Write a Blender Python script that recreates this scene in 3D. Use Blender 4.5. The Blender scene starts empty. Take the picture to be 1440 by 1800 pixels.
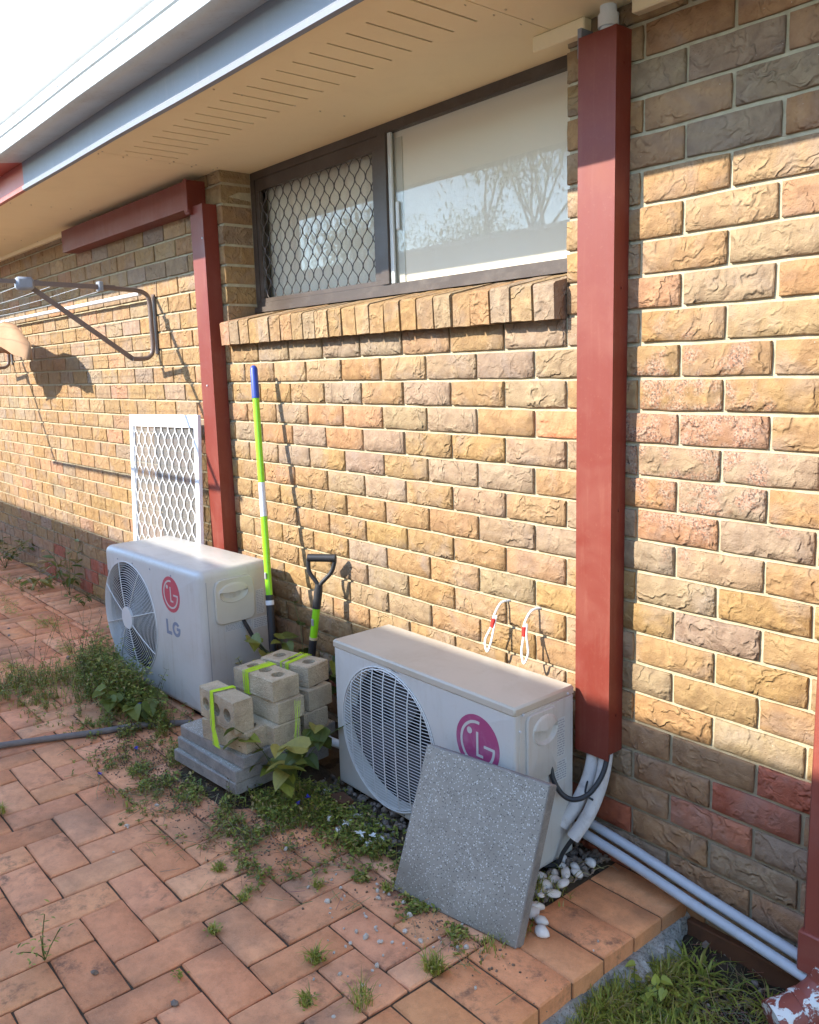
import bpy, math, random
import numpy as np
from mathutils import Vector, Matrix, Quaternion
R = math.radians
PI = math.pi
random.seed(7); rng = np.random.default_rng(11)
scene = bpy.context.scene
COL = scene.collection

# ------------------------------------------------------------------ camera
CAM = (1.0933, -1.9121, 1.4314)
YAW, PITCH, ROLL = 0.87180, -0.16637, -0.02821
FPX = 1502.5
def cam_axes():
    fw = Vector((-math.sin(YAW)*math.cos(PITCH), math.cos(YAW)*math.cos(PITCH), math.sin(PITCH)))
    rt = fw.cross(Vector((0, 0, 1))).normalized(); up = rt.cross(fw)
    c, s = math.cos(ROLL), math.sin(ROLL)
    return rt*c+up*s, up*c-rt*s, fw
RT, UP, FW = cam_axes()
cd = bpy.data.cameras.new('camera'); cam = bpy.data.objects.new('camera', cd); COL.objects.link(cam)
cam.matrix_world = Matrix(((RT.x, UP.x, -FW.x, CAM[0]), (RT.y, UP.y, -FW.y, CAM[1]), (RT.z, UP.z, -FW.z, CAM[2]), (0, 0, 0, 1)))
cd.sensor_fit = 'HORIZONTAL'; cd.sensor_width = 36; cd.lens = FPX/1440*36
cd.clip_start = .02; cd.clip_end = 500
scene.camera = cam

# ------------------------------------------------------------------ world, sun, exposure
SUNV = Vector((0.49, 1.0, -0.68)).normalized()
EL = math.asin(-SUNV.z)
world = bpy.data.worlds.new('World'); scene.world = world; world.use_nodes = True
wn = world.node_tree; wn.nodes.clear()
wo = wn.nodes.new('ShaderNodeOutputWorld'); wb = wn.nodes.new('ShaderNodeBackground'); ws = wn.nodes.new('ShaderNodeTexSky')
ws.sky_type = 'NISHITA'; ws.sun_disc = False; ws.sun_elevation = EL; ws.sun_rotation = math.atan2(-SUNV.x, -SUNV.y)
ws.air_density = 1.0; ws.dust_density = .1; ws.ozone_density = 2.0; ws.altitude = 0
wb.inputs[1].default_value = .15
hs = wn.nodes.new('ShaderNodeHueSaturation'); hs.inputs['Saturation'].default_value = 1.0
wn.links.new(ws.outputs[0], hs.inputs['Color']); wn.links.new(hs.outputs[0], wb.inputs[0]); wn.links.new(wb.outputs[0], wo.inputs[0])
sl = bpy.data.lights.new('sun', 'SUN'); sl.energy = 2.0; sl.angle = R(.6); sl.color = (1.0, .94, .85)
so = bpy.data.objects.new('sun', sl); COL.objects.link(so); so.rotation_euler = SUNV.to_track_quat('-Z', 'Y').to_euler()
so.location = (-3, -6, 8)
scene.view_settings.view_transform = 'Standard'; scene.view_settings.look = 'None'
scene.view_settings.exposure = 2.47; scene.view_settings.gamma = 1
scene.view_settings.use_curve_mapping = False

# ------------------------------------------------------------------ helpers
def tag(o, label=None, cat=None, group=None, kind=None):
    if label: o['label'] = label
    if cat: o['category'] = cat
    if group: o['group'] = group
    if kind: o['kind'] = kind
    return o
def thing(name, label, cat, loc=(0, 0, 0), rotz=0, group=None, rot=None):
    o = bpy.data.objects.new(name, None); COL.objects.link(o); o.empty_display_size = .05
    o.location = loc; o.rotation_euler = rot if rot else (0, 0, rotz)
    return tag(o, label, cat, group)
def link(name, me, mat=None, parent=None, loc=None, rotz=None):
    o = bpy.data.objects.new(name, me); COL.objects.link(o)
    if mat and not me.materials: me.materials.append(mat)
    if parent: o.parent = parent
    if loc: o.location = loc
    if rotz: o.rotation_euler = (0, 0, rotz)
    return o
class MB:
    def __init__(s): s.v = []; s.f = []
    def add(s, vs, fs):
        n = len(s.v); s.v += [tuple(v) for v in vs]; s.f += [tuple(i+n for i in f) for f in fs]; return s
    def box(s, x0, x1, y0, y1, z0, z1, ch=0, M=None):
        if ch <= 0:
            vs = [(x, y, z) for z in (z0, z1) for y in (y0, y1) for x in (x0, x1)]
            fs = [(0, 2, 3, 1), (4, 5, 7, 6), (0, 1, 5, 4), (2, 6, 7, 3), (0, 4, 6, 2), (1, 3, 7, 5)]
        else:
            vs = []; idx = {}
            lo = (x0, y0, z0); hi = (x1, y1, z1)
            for a in (0, 1):
                for b in (0, 1):
                    for c in (0, 1):
                        k = (a, b, c)
                        for ax in range(3):
                            p = [0, 0, 0]
                            for i in range(3):
                                e = hi[i] if k[i] else lo[i]
                                p[i] = e if i == ax else e+(-ch if k[i] else ch)
                            idx[(k, ax)] = len(vs); vs.append(tuple(p))
            fs = []
            for ax in range(3):
                o1, o2 = [i for i in range(3) if i != ax]
                for sgn in (0, 1):
                    q = []
                    for (u, w) in ((0, 0), (1, 0), (1, 1), (0, 1)):
                        k = [0, 0, 0]; k[ax] = sgn; k[o1] = u; k[o2] = w; q.append(idx[(tuple(k), ax)])
                    fl = (sgn == 1) != (ax == 1)
                    fs.append(tuple(q) if fl else tuple(q[::-1]))
            for ax in range(3):      # edges along ax
                o1, o2 = [i for i in range(3) if i != ax]
                for u in (0, 1):
                    for w in (0, 1):
                        k0 = [0, 0, 0]; k0[o1] = u; k0[o2] = w; k1 = list(k0); k1[ax] = 1
                        fs.append((idx[(tuple(k0), o1)], idx[(tuple(k1), o1)], idx[(tuple(k1), o2)], idx[(tuple(k0), o2)]))
            for a in (0, 1):
                for b in (0, 1):
                    for c in (0, 1): fs.append(tuple(idx[((a, b, c), ax)] for ax in range(3)))
        if M is not None: vs = [tuple(M @ Vector(v)) for v in vs]
        return s.add(vs, fs)
    def tube(s, pts, r, n=8, cap=True, closed=False):
        pts = [Vector(p) for p in pts]; m = len(pts)
        rs = r if isinstance(r, (list, tuple)) else [r]*m
        prev = None; vs = []
        for i, p in enumerate(pts):
            if closed: t = pts[(i+1) % m]-pts[i-1]
            else: t = (pts[min(i+1, m-1)]-pts[max(i-1, 0)])
            t.normalize()
            if prev is None:
                a = Vector((0, 0, 1)) if abs(t.z) < .9 else Vector((1, 0, 0)); u = t.cross(a).normalized()
            else: u = (prev-t*prev.dot(t)).normalized()
            prev = u; w = t.cross(u)
            for k in range(n):
                a = 2*PI*k/n; vs.append(p+(u*math.cos(a)+w*math.sin(a))*rs[i])
        fs = []
        for i in range(m if closed else m-1):
            for k in range(n):
                a = i*n+k; b = i*n+(k+1) % n; j = ((i+1) % m)*n
                fs.append((a, b, j+(k+1) % n, j+k))
        if cap and not closed: fs += [tuple(range(n))[::-1], tuple(range((m-1)*n, m*n))]
        return s.add(vs, fs)
    def poly(s, pts2, y0, y1):      # polygon in xz extruded from y0 (front) to y1
        n = len(pts2); vs = [(x, y0, z) for x, z in pts2]+[(x, y1, z) for x, z in pts2]
        fs = [tuple(range(n)), tuple(range(n, 2*n))[::-1]]+[(i, i+n, (i+1) % n+n, (i+1) % n) for i in range(n)]
        return s.add(vs, fs)
    def disc(s, cx, cz, r, y0, y1, n=40, r0=0):
        if r0 <= 0: return s.poly([(cx+r*math.cos(2*PI*i/n), cz+r*math.sin(2*PI*i/n)) for i in range(n)], y0, y1)
        vs = []; fs = []
        for i in range(n):
            a = 2*PI*i/n
            for rr, y in ((r0, y0), (r, y0), (r, y1), (r0, y1)): vs.append((cx+rr*math.cos(a), y, cz+rr*math.sin(a)))
        for i in range(n):
            j = (i+1) % n
            for k in range(4): fs.append((i*4+k, i*4+(k+1) % 4, j*4+(k+1) % 4, j*4+k))
        return s.add(vs, fs)
    def mesh(s, name, smooth=False, fix=True):
        me = bpy.data.meshes.new(name); me.from_pydata(s.v, [], s.f); me.validate()
        if fix:
            import bmesh
            b = bmesh.new(); b.from_mesh(me); bmesh.ops.recalc_face_normals(b, faces=b.faces); b.to_mesh(me); b.free()
        if smooth:
            me.polygons.foreach_set('use_smooth', [True]*len(me.polygons))
            try: me.set_sharp_from_angle(angle=R(38))
            except Exception: pass
        return me
    def obj(s, name, mat, parent=None, smooth=False, loc=None, rotz=None, label=None):
        o = link(name, s.mesh(name, smooth), mat, parent, loc, rotz)
        if label: o['label'] = label
        return o
def npmesh(name, V, F, col=None, smooth=False):
    """V (n,3) array, F list/array of tris or quads"""
    me = bpy.data.meshes.new(name)
    V = np.asarray(V, np.float32); F = [tuple(int(i) for i in f) for f in F]
    me.from_pydata(V.tolist(), [], F)
    if col is not None:
        at = me.color_attributes.new('col', 'FLOAT_COLOR', 'POINT')
        c = np.ones((len(V), 4), np.float32); c[:, :3] = col; at.data.foreach_set('color', c.ravel())
    if smooth: me.polygons.foreach_set('use_smooth', [True]*len(me.polygons))
    me.update(); return me

# ------------------------------------------------------------------ materials
class NT:
    def __init__(s, name):
        s.m = bpy.data.materials.new(name); s.m.use_nodes = True; s.t = s.m.node_tree; s.t.nodes.clear()
        s.out = s.n('ShaderNodeOutputMaterial'); s.p = s.n('ShaderNodeBsdfPrincipled'); s.l(s.p.outputs[0], s.out.inputs[0])
    def n(s, ty, **kw):
        nd = s.t.nodes.new(ty)
        for k, v in kw.items():
            if k.startswith('_'): setattr(nd, k[1:], v)
            else: nd.inputs[k].default_value = v
        return nd
    def l(s, a, b): s.t.links.new(a, b)
    def sv(s, sock, v):
        if hasattr(v, 'is_linked') or hasattr(v, 'links'): s.l(v, sock)
        else: sock.default_value = v
    def math(s, op, a, b=0.0, c=0.0, clamp=False):
        nd = s.t.nodes.new('ShaderNodeMath'); nd.operation = op; nd.use_clamp = clamp
        s.sv(nd.inputs[0], a); s.sv(nd.inputs[1], b); s.sv(nd.inputs[2], c); return nd.outputs[0]
    def vmath(s, op, a, b=None, scale=None):
        nd = s.t.nodes.new('ShaderNodeVectorMath'); nd.operation = op; s.sv(nd.inputs[0], a)
        if b is not None: s.sv(nd.inputs[1], b)
        if scale is not None: s.sv(nd.inputs[3], scale)
        return nd.outputs[1] if op in ('DISTANCE', 'LENGTH') else nd.outputs[0]
    def mix(s, f, a, b, mode='MIX'):
        nd = s.t.nodes.new('ShaderNodeMix'); nd.data_type = 'RGBA'; nd.blend_type = mode
        s.sv(nd.inputs[0], f); s.sv(nd.inputs[6], a if not isinstance(a, tuple) else (*a[:3], 1)); s.sv(nd.inputs[7], b if not isinstance(b, tuple) else (*b[:3], 1)); return nd.outputs[2]
    def noise(s, vec, scale, detail=2.0, rough=.5, dist=0.0, color=False):
        nd = s.n('ShaderNodeTexNoise'); s.sv(nd.inputs['Vector'], vec)
        nd.inputs['Scale'].default_value = scale; nd.inputs['Detail'].default_value = detail
        nd.inputs['Roughness'].default_value = rough; nd.inputs['Distortion'].default_value = dist
        return nd.outputs[1] if color else nd.outputs[0]
    def vor(s, vec, scale, feat='F1', out='Distance'):
        nd = s.n('ShaderNodeTexVoronoi', _feature=feat); s.sv(nd.inputs['Vector'], vec); nd.inputs['Scale'].default_value = scale; return nd.outputs[out]
    def ramp(s, v, a, b, lo=0.0, hi=1.0):
        nd = s.t.nodes.new('ShaderNodeMapRange'); nd.clamp = True; s.sv(nd.inputs[0], v)
        nd.inputs[1].default_value = a; nd.inputs[2].default_value = b; nd.inputs[3].default_value = lo; nd.inputs[4].default_value = hi
        return nd.outputs[0]
    def pos(s): return s.n('ShaderNodeNewGeometry').outputs['Position']
    def obj(s): return s.n('ShaderNodeTexCoord').outputs['Object']
    def bump(s, h, dist, strength=1.0, nrm=None):
        nd = s.n('ShaderNodeBump'); nd.inputs['Strength'].default_value = strength; nd.inputs['Distance'].default_value = dist
        s.l(h, nd.inputs['Height'])
        if nrm: s.l(nrm, nd.inputs['Normal'])
        return nd.outputs[0]
    def fin(s, col, rough=.8, nrm=None, spec=.5, metal=0):
        s.sv(s.p.inputs['Base Color'], (*col[:3], 1) if isinstance(col, tuple) else col); s.sv(s.p.inputs['Roughness'], rough)
        s.p.inputs['Specular IOR Level'].default_value = spec; s.p.inputs['Metallic'].default_value = metal
        if nrm: s.l(nrm, s.p.inputs['Normal'])
        return s.m

def brick_mat(name, single):
    t = NT(name); P = t.pos()
    if single: col = t.n('ShaderNodeObjectInfo').outputs['Color']
    else: col = t.n('ShaderNodeAttribute', _attribute_name='col').outputs['Color']
    if single: rnd = t.n('ShaderNodeObjectInfo').outputs['Random']
    else: rnd = t.n('ShaderNodeNewGeometry').outputs['Random Per Island']
    off = t.n('ShaderNodeCombineXYZ'); t.l(t.math('MULTIPLY', rnd, 37.0), off.inputs[0]); t.l(t.math('MULTIPLY', rnd, 91.0), off.inputs[2]); 
    V = t.vmath('ADD', P, off.outputs[0])
    # folded, swirling clay: contour lines of a warped noise
    warp = t.noise(V, 11.0, 3.0, .6, 0.0, color=True)
    V2 = t.vmath('ADD', V, t.vmath('SCALE', t.vmath('SUBTRACT', warp, (.5, .5, .5)), scale=.13))
    n1 = t.noise(V2, 8.0, 2.5, .55, .5)
    st = t.math('SINE', t.math('MULTIPLY', n1, 30.0))
    n2 = t.noise(V2, 24.0, 2.0, .5, .8)
    rid = t.math('SUBTRACT', 1.0, t.math('MULTIPLY', t.math('ABSOLUTE', t.math('SUBTRACT', n2, .5)), 5.0, clamp=True))
    amp = t.ramp(t.noise(V, 13.0, 2.0), .36, .58, .2, 1.0)
    amp = t.math('MULTIPLY', amp, t.ramp(t.math('FRACT', t.math('MULTIPLY', rnd, 7.31)), 0, 1, .45, 1.0))
    sm = t.math('SUBTRACT', t.math('POWER', t.math('MULTIPLY_ADD', st, .5, .5), 1.7), .4)
    fold = t.math('MULTIPLY', sm, amp)
    fold = t.math('ADD', fold, t.math('MULTIPLY', rid, .12))
    lump = t.noise(V, 26.0, 2.0, .5, .4)
    fine = t.noise(V, 260.0, 3.0, .65)
    pits = t.ramp(t.vor(V, 95.0), .0, .22, 0.0, 1.0)
    h = t.math('ADD', t.math('ADD', t.math('MULTIPLY', fold, 1.35), t.math('MULTIPLY', lump, .5)), t.math('ADD', t.math('MULTIPLY', fine, .34), t.math('MULTIPLY', pits, .25)))
    # peeled, sparkly spalled patch beside the big duct
    wob = t.math('MULTIPLY', t.math('SUBTRACT', t.noise(P, 9.0, 3.0, .6), .5), .5)
    d1 = t.math('ADD', t.vmath('DISTANCE', t.vmath('MULTIPLY', P, (1.0, 1.0, 1.0)), (-.10, 0, 1.22)), wob)
    m1 = t.ramp(d1, .20, .27, 1.0, 0.0)
    m1 = t.math('MULTIPLY', m1, t.ramp(t.noise(P, 14.0, 2.0), .40, .56))
    chip = t.vor(P, 240.0, out='Color')
    chs = t.n('ShaderNodeSeparateColor'); t.l(chip, chs.inputs[0])
    c = t.mix(t.ramp(lump, .3, .7), t.mix(1.0, col, (.80, .74, .70), 'MULTIPLY'), t.mix(1.0, col, (1.16, 1.14, 1.08), 'MULTIPLY'))
    c = t.mix(t.ramp(t.noise(V, 5.0, 3.0, .6, 1.0), .50, .74, 0, .55), c, (.26, .205, .165))
    c = t.mix(t.math('MULTIPLY', t.ramp(fold, .15, .6, 0, .32), amp), c, t.mix(1.0, col, (1.30, 1.32, 1.30), 'MULTIPLY'))
    c = t.mix(t.ramp(fold, -.38, -.2, .25, 0.0), c, (.16, .085, .045))
    spk = t.mix(t.ramp(chs.outputs[0], .50, .54), (.35, .175, .105), (.38, .27, .19))
    spk = t.mix(t.ramp(chs.outputs[1], .78, .82), spk, (.12, .075, .06))
    c = t.mix(t.math('MULTIPLY', m1, .75), c, spk)
    white = t.ramp(t.vor(P, 55.0), .035, .05, 1.0, 0.0)
    c = t.mix(t.math('MULTIPLY', white, t.ramp(t.noise(P, 4.0), .52, .60, 0, .8)), c, (.75, .72, .66))
    dark = t.ramp(t.vor(t.vmath('ADD', P, (3.1, 0, 2.2)), 48.0), .03, .055, 1.0, 0.0)
    c = t.mix(t.math('MULTIPLY', dark, t.ramp(t.noise(P, 6.0), .45, .6, 0, .8)), c, (.05, .03, .02))
    b = t.bump(h, .0053, 1.0)
    b = t.bump(t.math('MULTIPLY', t.math('ADD', chs.outputs[2], t.math('MULTIPLY', t.vor(P, 420.0), .6)), m1), .002, .7, b)
    return t.fin(c, .82, b, .35)
M = {}
M['brick'] = brick_mat('clay_brick', True); M['brick_far'] = brick_mat('clay_brick_far', False)
def mortar():
    t = NT('mortar'); P = t.pos(); n = t.noise(P, 30, 4, .6); f = t.noise(P, 400, 3, .7)
    sep = t.n('ShaderNodeSeparateXYZ'); t.l(P, sep.inputs[0])
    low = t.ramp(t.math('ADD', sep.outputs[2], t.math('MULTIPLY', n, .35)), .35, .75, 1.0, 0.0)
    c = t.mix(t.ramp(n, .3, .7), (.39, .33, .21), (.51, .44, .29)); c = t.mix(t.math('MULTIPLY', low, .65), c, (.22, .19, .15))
    return t.fin(c, .95, t.bump(t.math('ADD', f, t.math('MULTIPLY', n, 2)), .002, .8), .2)
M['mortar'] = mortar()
def paver_mat(name, single):
    t = NT(name); P = t.pos()
    if single: col = t.n('ShaderNodeObjectInfo').outputs['Color']; rnd = t.n('ShaderNodeObjectInfo').outputs['Random']
    else: col = t.n('ShaderNodeAttribute', _attribute_name='col').outputs['Color']; rnd = t.n('ShaderNodeNewGeometry').outputs['Random Per Island']
    off = t.n('ShaderNodeCombineXYZ'); t.l(t.math('MULTIPLY', rnd, 53.0), off.inputs[0]); t.l(t.math('MULTIPLY', rnd, 17.0), off.inputs[1])
    V = t.vmath('ADD', P, off.outputs[0])
    big = t.noise(V, 8, 4, .65, .6); blot = t.noise(P, 3.2, 3, .6); g = t.noise(P, 330, 3, .75); s2 = t.noise(V, 34, 4, .7)
    c = t.mix(t.ramp(big, .3, .72), t.mix(1.0, col, (.82, .78, .76), 'MULTIPLY'), t.mix(1.0, col, (1.10, 1.09, 1.08), 'MULTIPLY'))
    c = t.mix(t.ramp(s2, .45, .70, 0, .42), c, t.mix(1.0, col, (.60, .56, .56), 'MULTIPLY'))
    mold = t.math('MULTIPLY', t.ramp(t.noise(V, 11, 5, .72, .4), .50, .63), t.ramp(t.noise(V, 2.3, 1.0), .47, .60))
    mold = t.math('MULTIPLY', mold, t.ramp(s2, .40, .58, .1, .9))
    c = t.mix(t.math('MULTIPLY', mold, .72), c, (.09, .065, .055))
    c = t.mix(t.ramp(blot, .50, .70, 0, .50), c, (.12, .10, .075))
    c = t.mix(t.ramp(g, .56, .72, 0, .40), c, (.62, .46, .31)); c = t.mix(t.ramp(g, .28, .42, .38, 0), c, (.16, .095, .06))
    dk = t.ramp(t.vor(P, 42.0), .03, .06, 1.0, 0.0)
    c = t.mix(t.math('MULTIPLY', dk, t.ramp(t.noise(P, 7.0), .5, .6, 0, .7)), c, (.04, .03, .02))
    h = t.math('ADD', t.math('MULTIPLY', g, .45), t.math('ADD', t.math('MULTIPLY', s2, .8), t.math('MULTIPLY', big, .8)))
    return t.fin(c, .86, t.bump(h, .0026, .75), .08)
M['paver'] = paver_mat('clay_paver', True); M['paver_far'] = paver_mat('clay_paver_far', False)
def painted(name, col, rough=.45, dirt=(.2, .17, .13), damt=.25, bump=.0004, scale=6, spec=.5, streak=0.0, dent=0.0):
    t = NT(name); P = t.pos(); n = t.noise(P, scale, 5, .65, .6); f = t.noise(P, scale*22, 3, .7)
    c = t.mix(t.ramp(n, .48, .78, 0, damt), col, dirt); c = t.mix(t.ramp(f, .60, .75, 0, damt*.8), c, dirt)
    if streak:
        sv = t.noise(t.vmath('MULTIPLY', P, (55.0, 55.0, 3.0)), 1.0, 4, .65); c = t.mix(t.math('MULTIPLY', t.ramp(sv, .52, .72), t.ramp(n, .40, .62, 0, streak)), c, dirt)
        sp = t.ramp(t.vor(P, 38.0), .02, .04, 1.0, 0.0); c = t.mix(t.math('MULTIPLY', sp, t.ramp(t.noise(P, 5.0), .5, .6, 0, .7)), c, (.12, .09, .06))
    bn = t.bump(t.math('ADD', f, t.math('MULTIPLY', n, 2)), bump, .6)
    if dent: bn = t.bump(t.noise(t.vmath('MULTIPLY', P, (9.0, 9.0, 2.6)), 1.0, 2, .5), dent, .8, bn)
    return t.fin(c, t.ramp(n, .2, .8, rough*.8, min(1, rough*1.35)), bn, spec)
M['ac_white'] = painted('ac_enamel', (.55, .53, .485), .36, (.40, .33, .24), .26, .0003, 5, streak=.55, dent=.0022)
M['ac_lid'] = painted('ac_lid_enamel', (.52, .455, .36), .40, (.40, .31, .20), .4, .0003, 5, streak=.2, dent=.002)
M['ac_cream'] = painted('ac_plastic_cover', (.56, .52, .43), .42, (.40, .34, .26), .22, .0003, 7)
M['ac_grille'] = painted('grille_wire_enamel', (.66, .65, .62), .4, (.4, .36, .3), .2)
M['ac_fan'] = painted('fan_plastic', (.03, .032, .036), .5, (.02, .02, .02), .4)
M['black_hole'] = painted('dark_interior', (.010, .010, .012), .8, (.02, .02, .02), .5, spec=.2)
M['red_duct'] = painted('red_brown_colorbond', (.17, .023, .011), .5, (.25, .085, .052), .45, .0003, 4, streak=.45, dent=.006)
M['red_pipe'] = painted('red_brown_downpipe', (.25, .058, .040), .45, (.34, .15, .11), .35, .0005, 9)
M['soffit'] = painted('cream_soffit_paint', (.90, .74, .46), .7, (.60, .49, .32), .16, .0006, 5, .3)
M['gutter'] = painted('off_white_gutter', (.46, .48, .48), .4, (.28, .25, .22), .38, .0004, 6, streak=.5, dent=.003)
M['fascia'] = painted('fascia_shade_tone', (.19, .20, .225), .5, (.26, .25, .26), .35, .0004, 6, streak=.5, dent=.004)  # blue-grey shade under the gutter is put into the fascia's base colour
M['dark_frame'] = painted('bronze_anodised', (.062, .044, .032), .42, (.22, .18, .14), .30, .0004, 8)
M['alu_white'] = painted('pale_sash', (.62, .63, .58), .4, (.35, .33, .28), .2)
M['screen_white'] = painted('white_powdercoat', (.82, .82, .81), .4, (.4, .4, .38), .18)
M['line_brown'] = painted('clothesline_enamel', (.165, .115, .09), .42, (.30, .22, .17), .4, .0004, 20)
M['line_grey'] = painted('clothesline_bracket', (.26, .27, .29), .45, (.12, .11, .10), .4)
M['wire'] = painted('line_cord', (.50, .52, .53), .6, (.3, .3, .3), .3)
M['pvc_grey'] = painted('grey_pvc', (.42, .455, .50), .38, (.20, .19, .17), .30, .0003, 12)
M['pvc_white'] = painted('white_pvc', (.72, .72, .69), .5, (.40, .38, .34), .35, .0008, 18)
M['lagging'] = painted('white_pipe_lagging', (.66, .64, .62), .75, (.25, .22, .20), .55, .0015, 26, .2)
M['rubber'] = painted('black_rubber', (.016, .017, .02), .5, (.07, .06, .05), .35)
M['lime'] = painted('lime_handle', (.26, .62, .015), .32, (.20, .40, .03), .2)
M['blue'] = painted('blue_grip', (.022, .055, .32), .45, (.05, .08, .25), .3)
M['silver'] = painted('silver_band', (.62, .64, .66), .35, (.4, .4, .4), .3)
M['gold'] = painted('brass_ring', (.62, .50, .28), .3, (.3, .25, .15), .3)
M['string'] = painted('lime_string', (.50, .72, .03), .7, (.35, .55, .02), .4)
M['red_tape'] = painted('red_tape', (.65, .03, .02), .4, (.4, .03, .03), .2)
M['logo_red'] = painted('logo_red', (.50, .07, .10), .4, (.60, .25, .27), .30, .0002, 16)
M['logo_mag'] = painted('logo_faded_magenta', (.36, .06, .16), .45, (.48, .25, .33), .5, .0002, 20)
M['logo_grey'] = painted('logo_grey', (.20, .235, .31), .45, (.45, .46, .48), .30, .0002, 20)
M['label'] = painted('label_print', (.58, .58, .55), .5, (.35, .33, .3), .3)
M['ink'] = painted('label_ink', (.30, .30, .31), .5, (.4, .4, .4), .4)
M['timber'] = painted('stained_board', (.12, .055, .03), .8, (.05, .04, .03), .6, .002, 12, .2)
M['hose'] = painted('weathered_pole', (.19, .165, .15), .75, (.09, .08, .07), .6, .001, 20, .2)
M['canvas'] = painted('brown_canvas', (.40, .24, .135), .85, (.26, .15, .09), .3, .001, 12, .15)
M['bark'] = painted('bark', (.20, .15, .11), .9, (.08, .06, .05), .6, .01, 8, .1)
M['render'] = painted('neighbour_brick_render', (.50, .40, .31), .85, (.3, .22, .16), .5, .002, 3, .2)
M['fence'] = painted('fence_sheet', (.82, .74, .60), .5, (.4, .35, .28), .3)
M['roofing'] = painted('neighbour_roof_sheet', (.22, .09, .06), .6, (.12, .07, .05), .4)
def concrete_block():
    t = NT('concrete_block'); P = t.pos(); n = t.noise(P, 14, 5, .7); f = t.noise(P, 320, 3, .75); v = t.vor(P, 150)
    sep = t.n('ShaderNodeSeparateXYZ'); t.l(t.n('ShaderNodeNewGeometry').outputs['Normal'], sep.inputs[0])
    c = t.mix(t.ramp(n, .3, .7), (.42, .33, .21), (.64, .52, .355))
    c = t.mix(t.ramp(f, .3, .46, .75, 0), c, (.13, .10, .07)); c = t.mix(t.ramp(t.noise(P, 5, 3), .52, .70, 0, .45), c, (.20, .17, .14))
    return t.fin(c, .93, t.bump(t.math('ADD', f, t.math('MULTIPLY', v, 1.2)), .003, .9), .2)
M['block'] = concrete_block()
def aggregate(name, base):
    t = NT(name); P = t.pos()
    v = t.n('ShaderNodeTexVoronoi'); t.l(P, v.inputs['Vector']); v.inputs['Scale'].default_value = 250
    sc = t.n('ShaderNodeSeparateColor'); t.l(v.outputs['Color'], sc.inputs[0])
    v2 = t.n('ShaderNodeTexVoronoi'); t.l(P, v2.inputs['Vector']); v2.inputs['Scale'].default_value = 190
    sc2 = t.n('ShaderNodeSeparateColor'); t.l(v2.outputs['Color'], sc2.inputs[0])
    n = t.noise(P, 6, 4, .6)
    c = t.mix(t.ramp(n, .3, .7), tuple(k*.9 for k in base), tuple(k*1.12 for k in base))
    c = t.mix(t.math('MULTIPLY', t.math('GREATER_THAN', sc.outputs[0], .80), t.ramp(v.outputs['Distance'], .25, .5, 1, 0)), c, (.62, .60, .55))
    c = t.mix(t.math('MULTIPLY', t.math('GREATER_THAN', sc2.outputs[1], .86), t.ramp(v2.outputs['Distance'], .22, .42, 1, 0)), c, (.66, .64, .59))
    c = t.mix(t.math('MULTIPLY', t.math('LESS_THAN', sc.outputs[1], .18), t.ramp(v.outputs['Distance'], .25, .5, 1, 0)), c, (.09, .085, .075))
    sp = t.n('ShaderNodeSeparateXYZ'); t.l(P, sp.inputs[0])
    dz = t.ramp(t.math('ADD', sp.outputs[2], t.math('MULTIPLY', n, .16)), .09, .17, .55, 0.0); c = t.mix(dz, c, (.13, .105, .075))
    c = t.mix(t.ramp(t.noise(P, 9, 5, .7), .55, .72, 0, .35), c, (.14, .125, .10))
    return t.fin(c, .75, t.bump(t.noise(P, 500, 2), .0008, .6), .35)
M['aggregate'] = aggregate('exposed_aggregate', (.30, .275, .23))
def slabside():
    t = NT('slab_side'); P = t.pos(); n = t.noise(P, 18, 5, .7); f = t.noise(P, 260, 3, .7)
    c = t.mix(t.ramp(n, .3, .7), (.185, .175, .165), (.33, .30, .265)); c = t.mix(t.ramp(f, .3, .5, .5, 0), c, (.09, .085, .08))
    return t.fin(c, .9, t.bump(f, .002, .8), .25)
M['slab_side'] = slabside()
def soil(name, a, b):
    t = NT(name); P = t.pos(); n = t.noise(P, 12, 5, .7); f = t.noise(P, 180, 4, .75)
    c = t.mix(t.ramp(n, .3, .7), a, b); c = t.mix(t.ramp(f, .55, .75, 0, .5), c, (.22, .17, .12))
    return t.fin(c, .97, t.bump(t.math('ADD', f, t.math('MULTIPLY', n, 2)), .006, 1), .1)
M['soil'] = soil('soil', (.035, .025, .017), (.10, .072, .048))
M['sand'] = soil('joint_sand', (.06, .045, .03), (.15, .11, .07))
M['ground'] = soil('lawn_earth', (.06, .06, .03), (.11, .09, .05))
def rough_conc():
    t = NT('rough_concrete'); P = t.pos(); n = t.noise(P, 16, 5, .7); f = t.noise(P, 130, 4, .8)
    c = t.mix(t.ramp(n, .3, .7), (.28, .27, .24), (.60, .58, .53)); c = t.mix(t.ramp(f, .35, .5, .7, 0), c, (.07, .065, .055))
    return t.fin(c, .95, t.bump(t.math('ADD', f, n), .01, 1), .2)
M['conc'] = rough_conc()
def pebble(name, a, b):
    t = NT(name); P = t.pos(); r = t.n('ShaderNodeNewGeometry').outputs['Random Per Island']; n = t.noise(P, 60, 4, .6)
    c = t.mix(t.math('MULTIPLY', t.math('ADD', r, n), .5), a, b)
    return t.fin(c, .6, t.bump(n, .001, .5), .4)
M['pebble'] = pebble('white_pebble', (.42, .38, .32), (.84, .80, .74)); M['gravel'] = pebble('brown_gravel', (.08, .06, .05), (.30, .24, .19))
M['crumb'] = pebble('soil_crumb', (.10, .06, .035), (.26, .17, .10)); M['chip'] = pebble('pale_chip', (.36, .32, .26), (.64, .58, .50))
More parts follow.
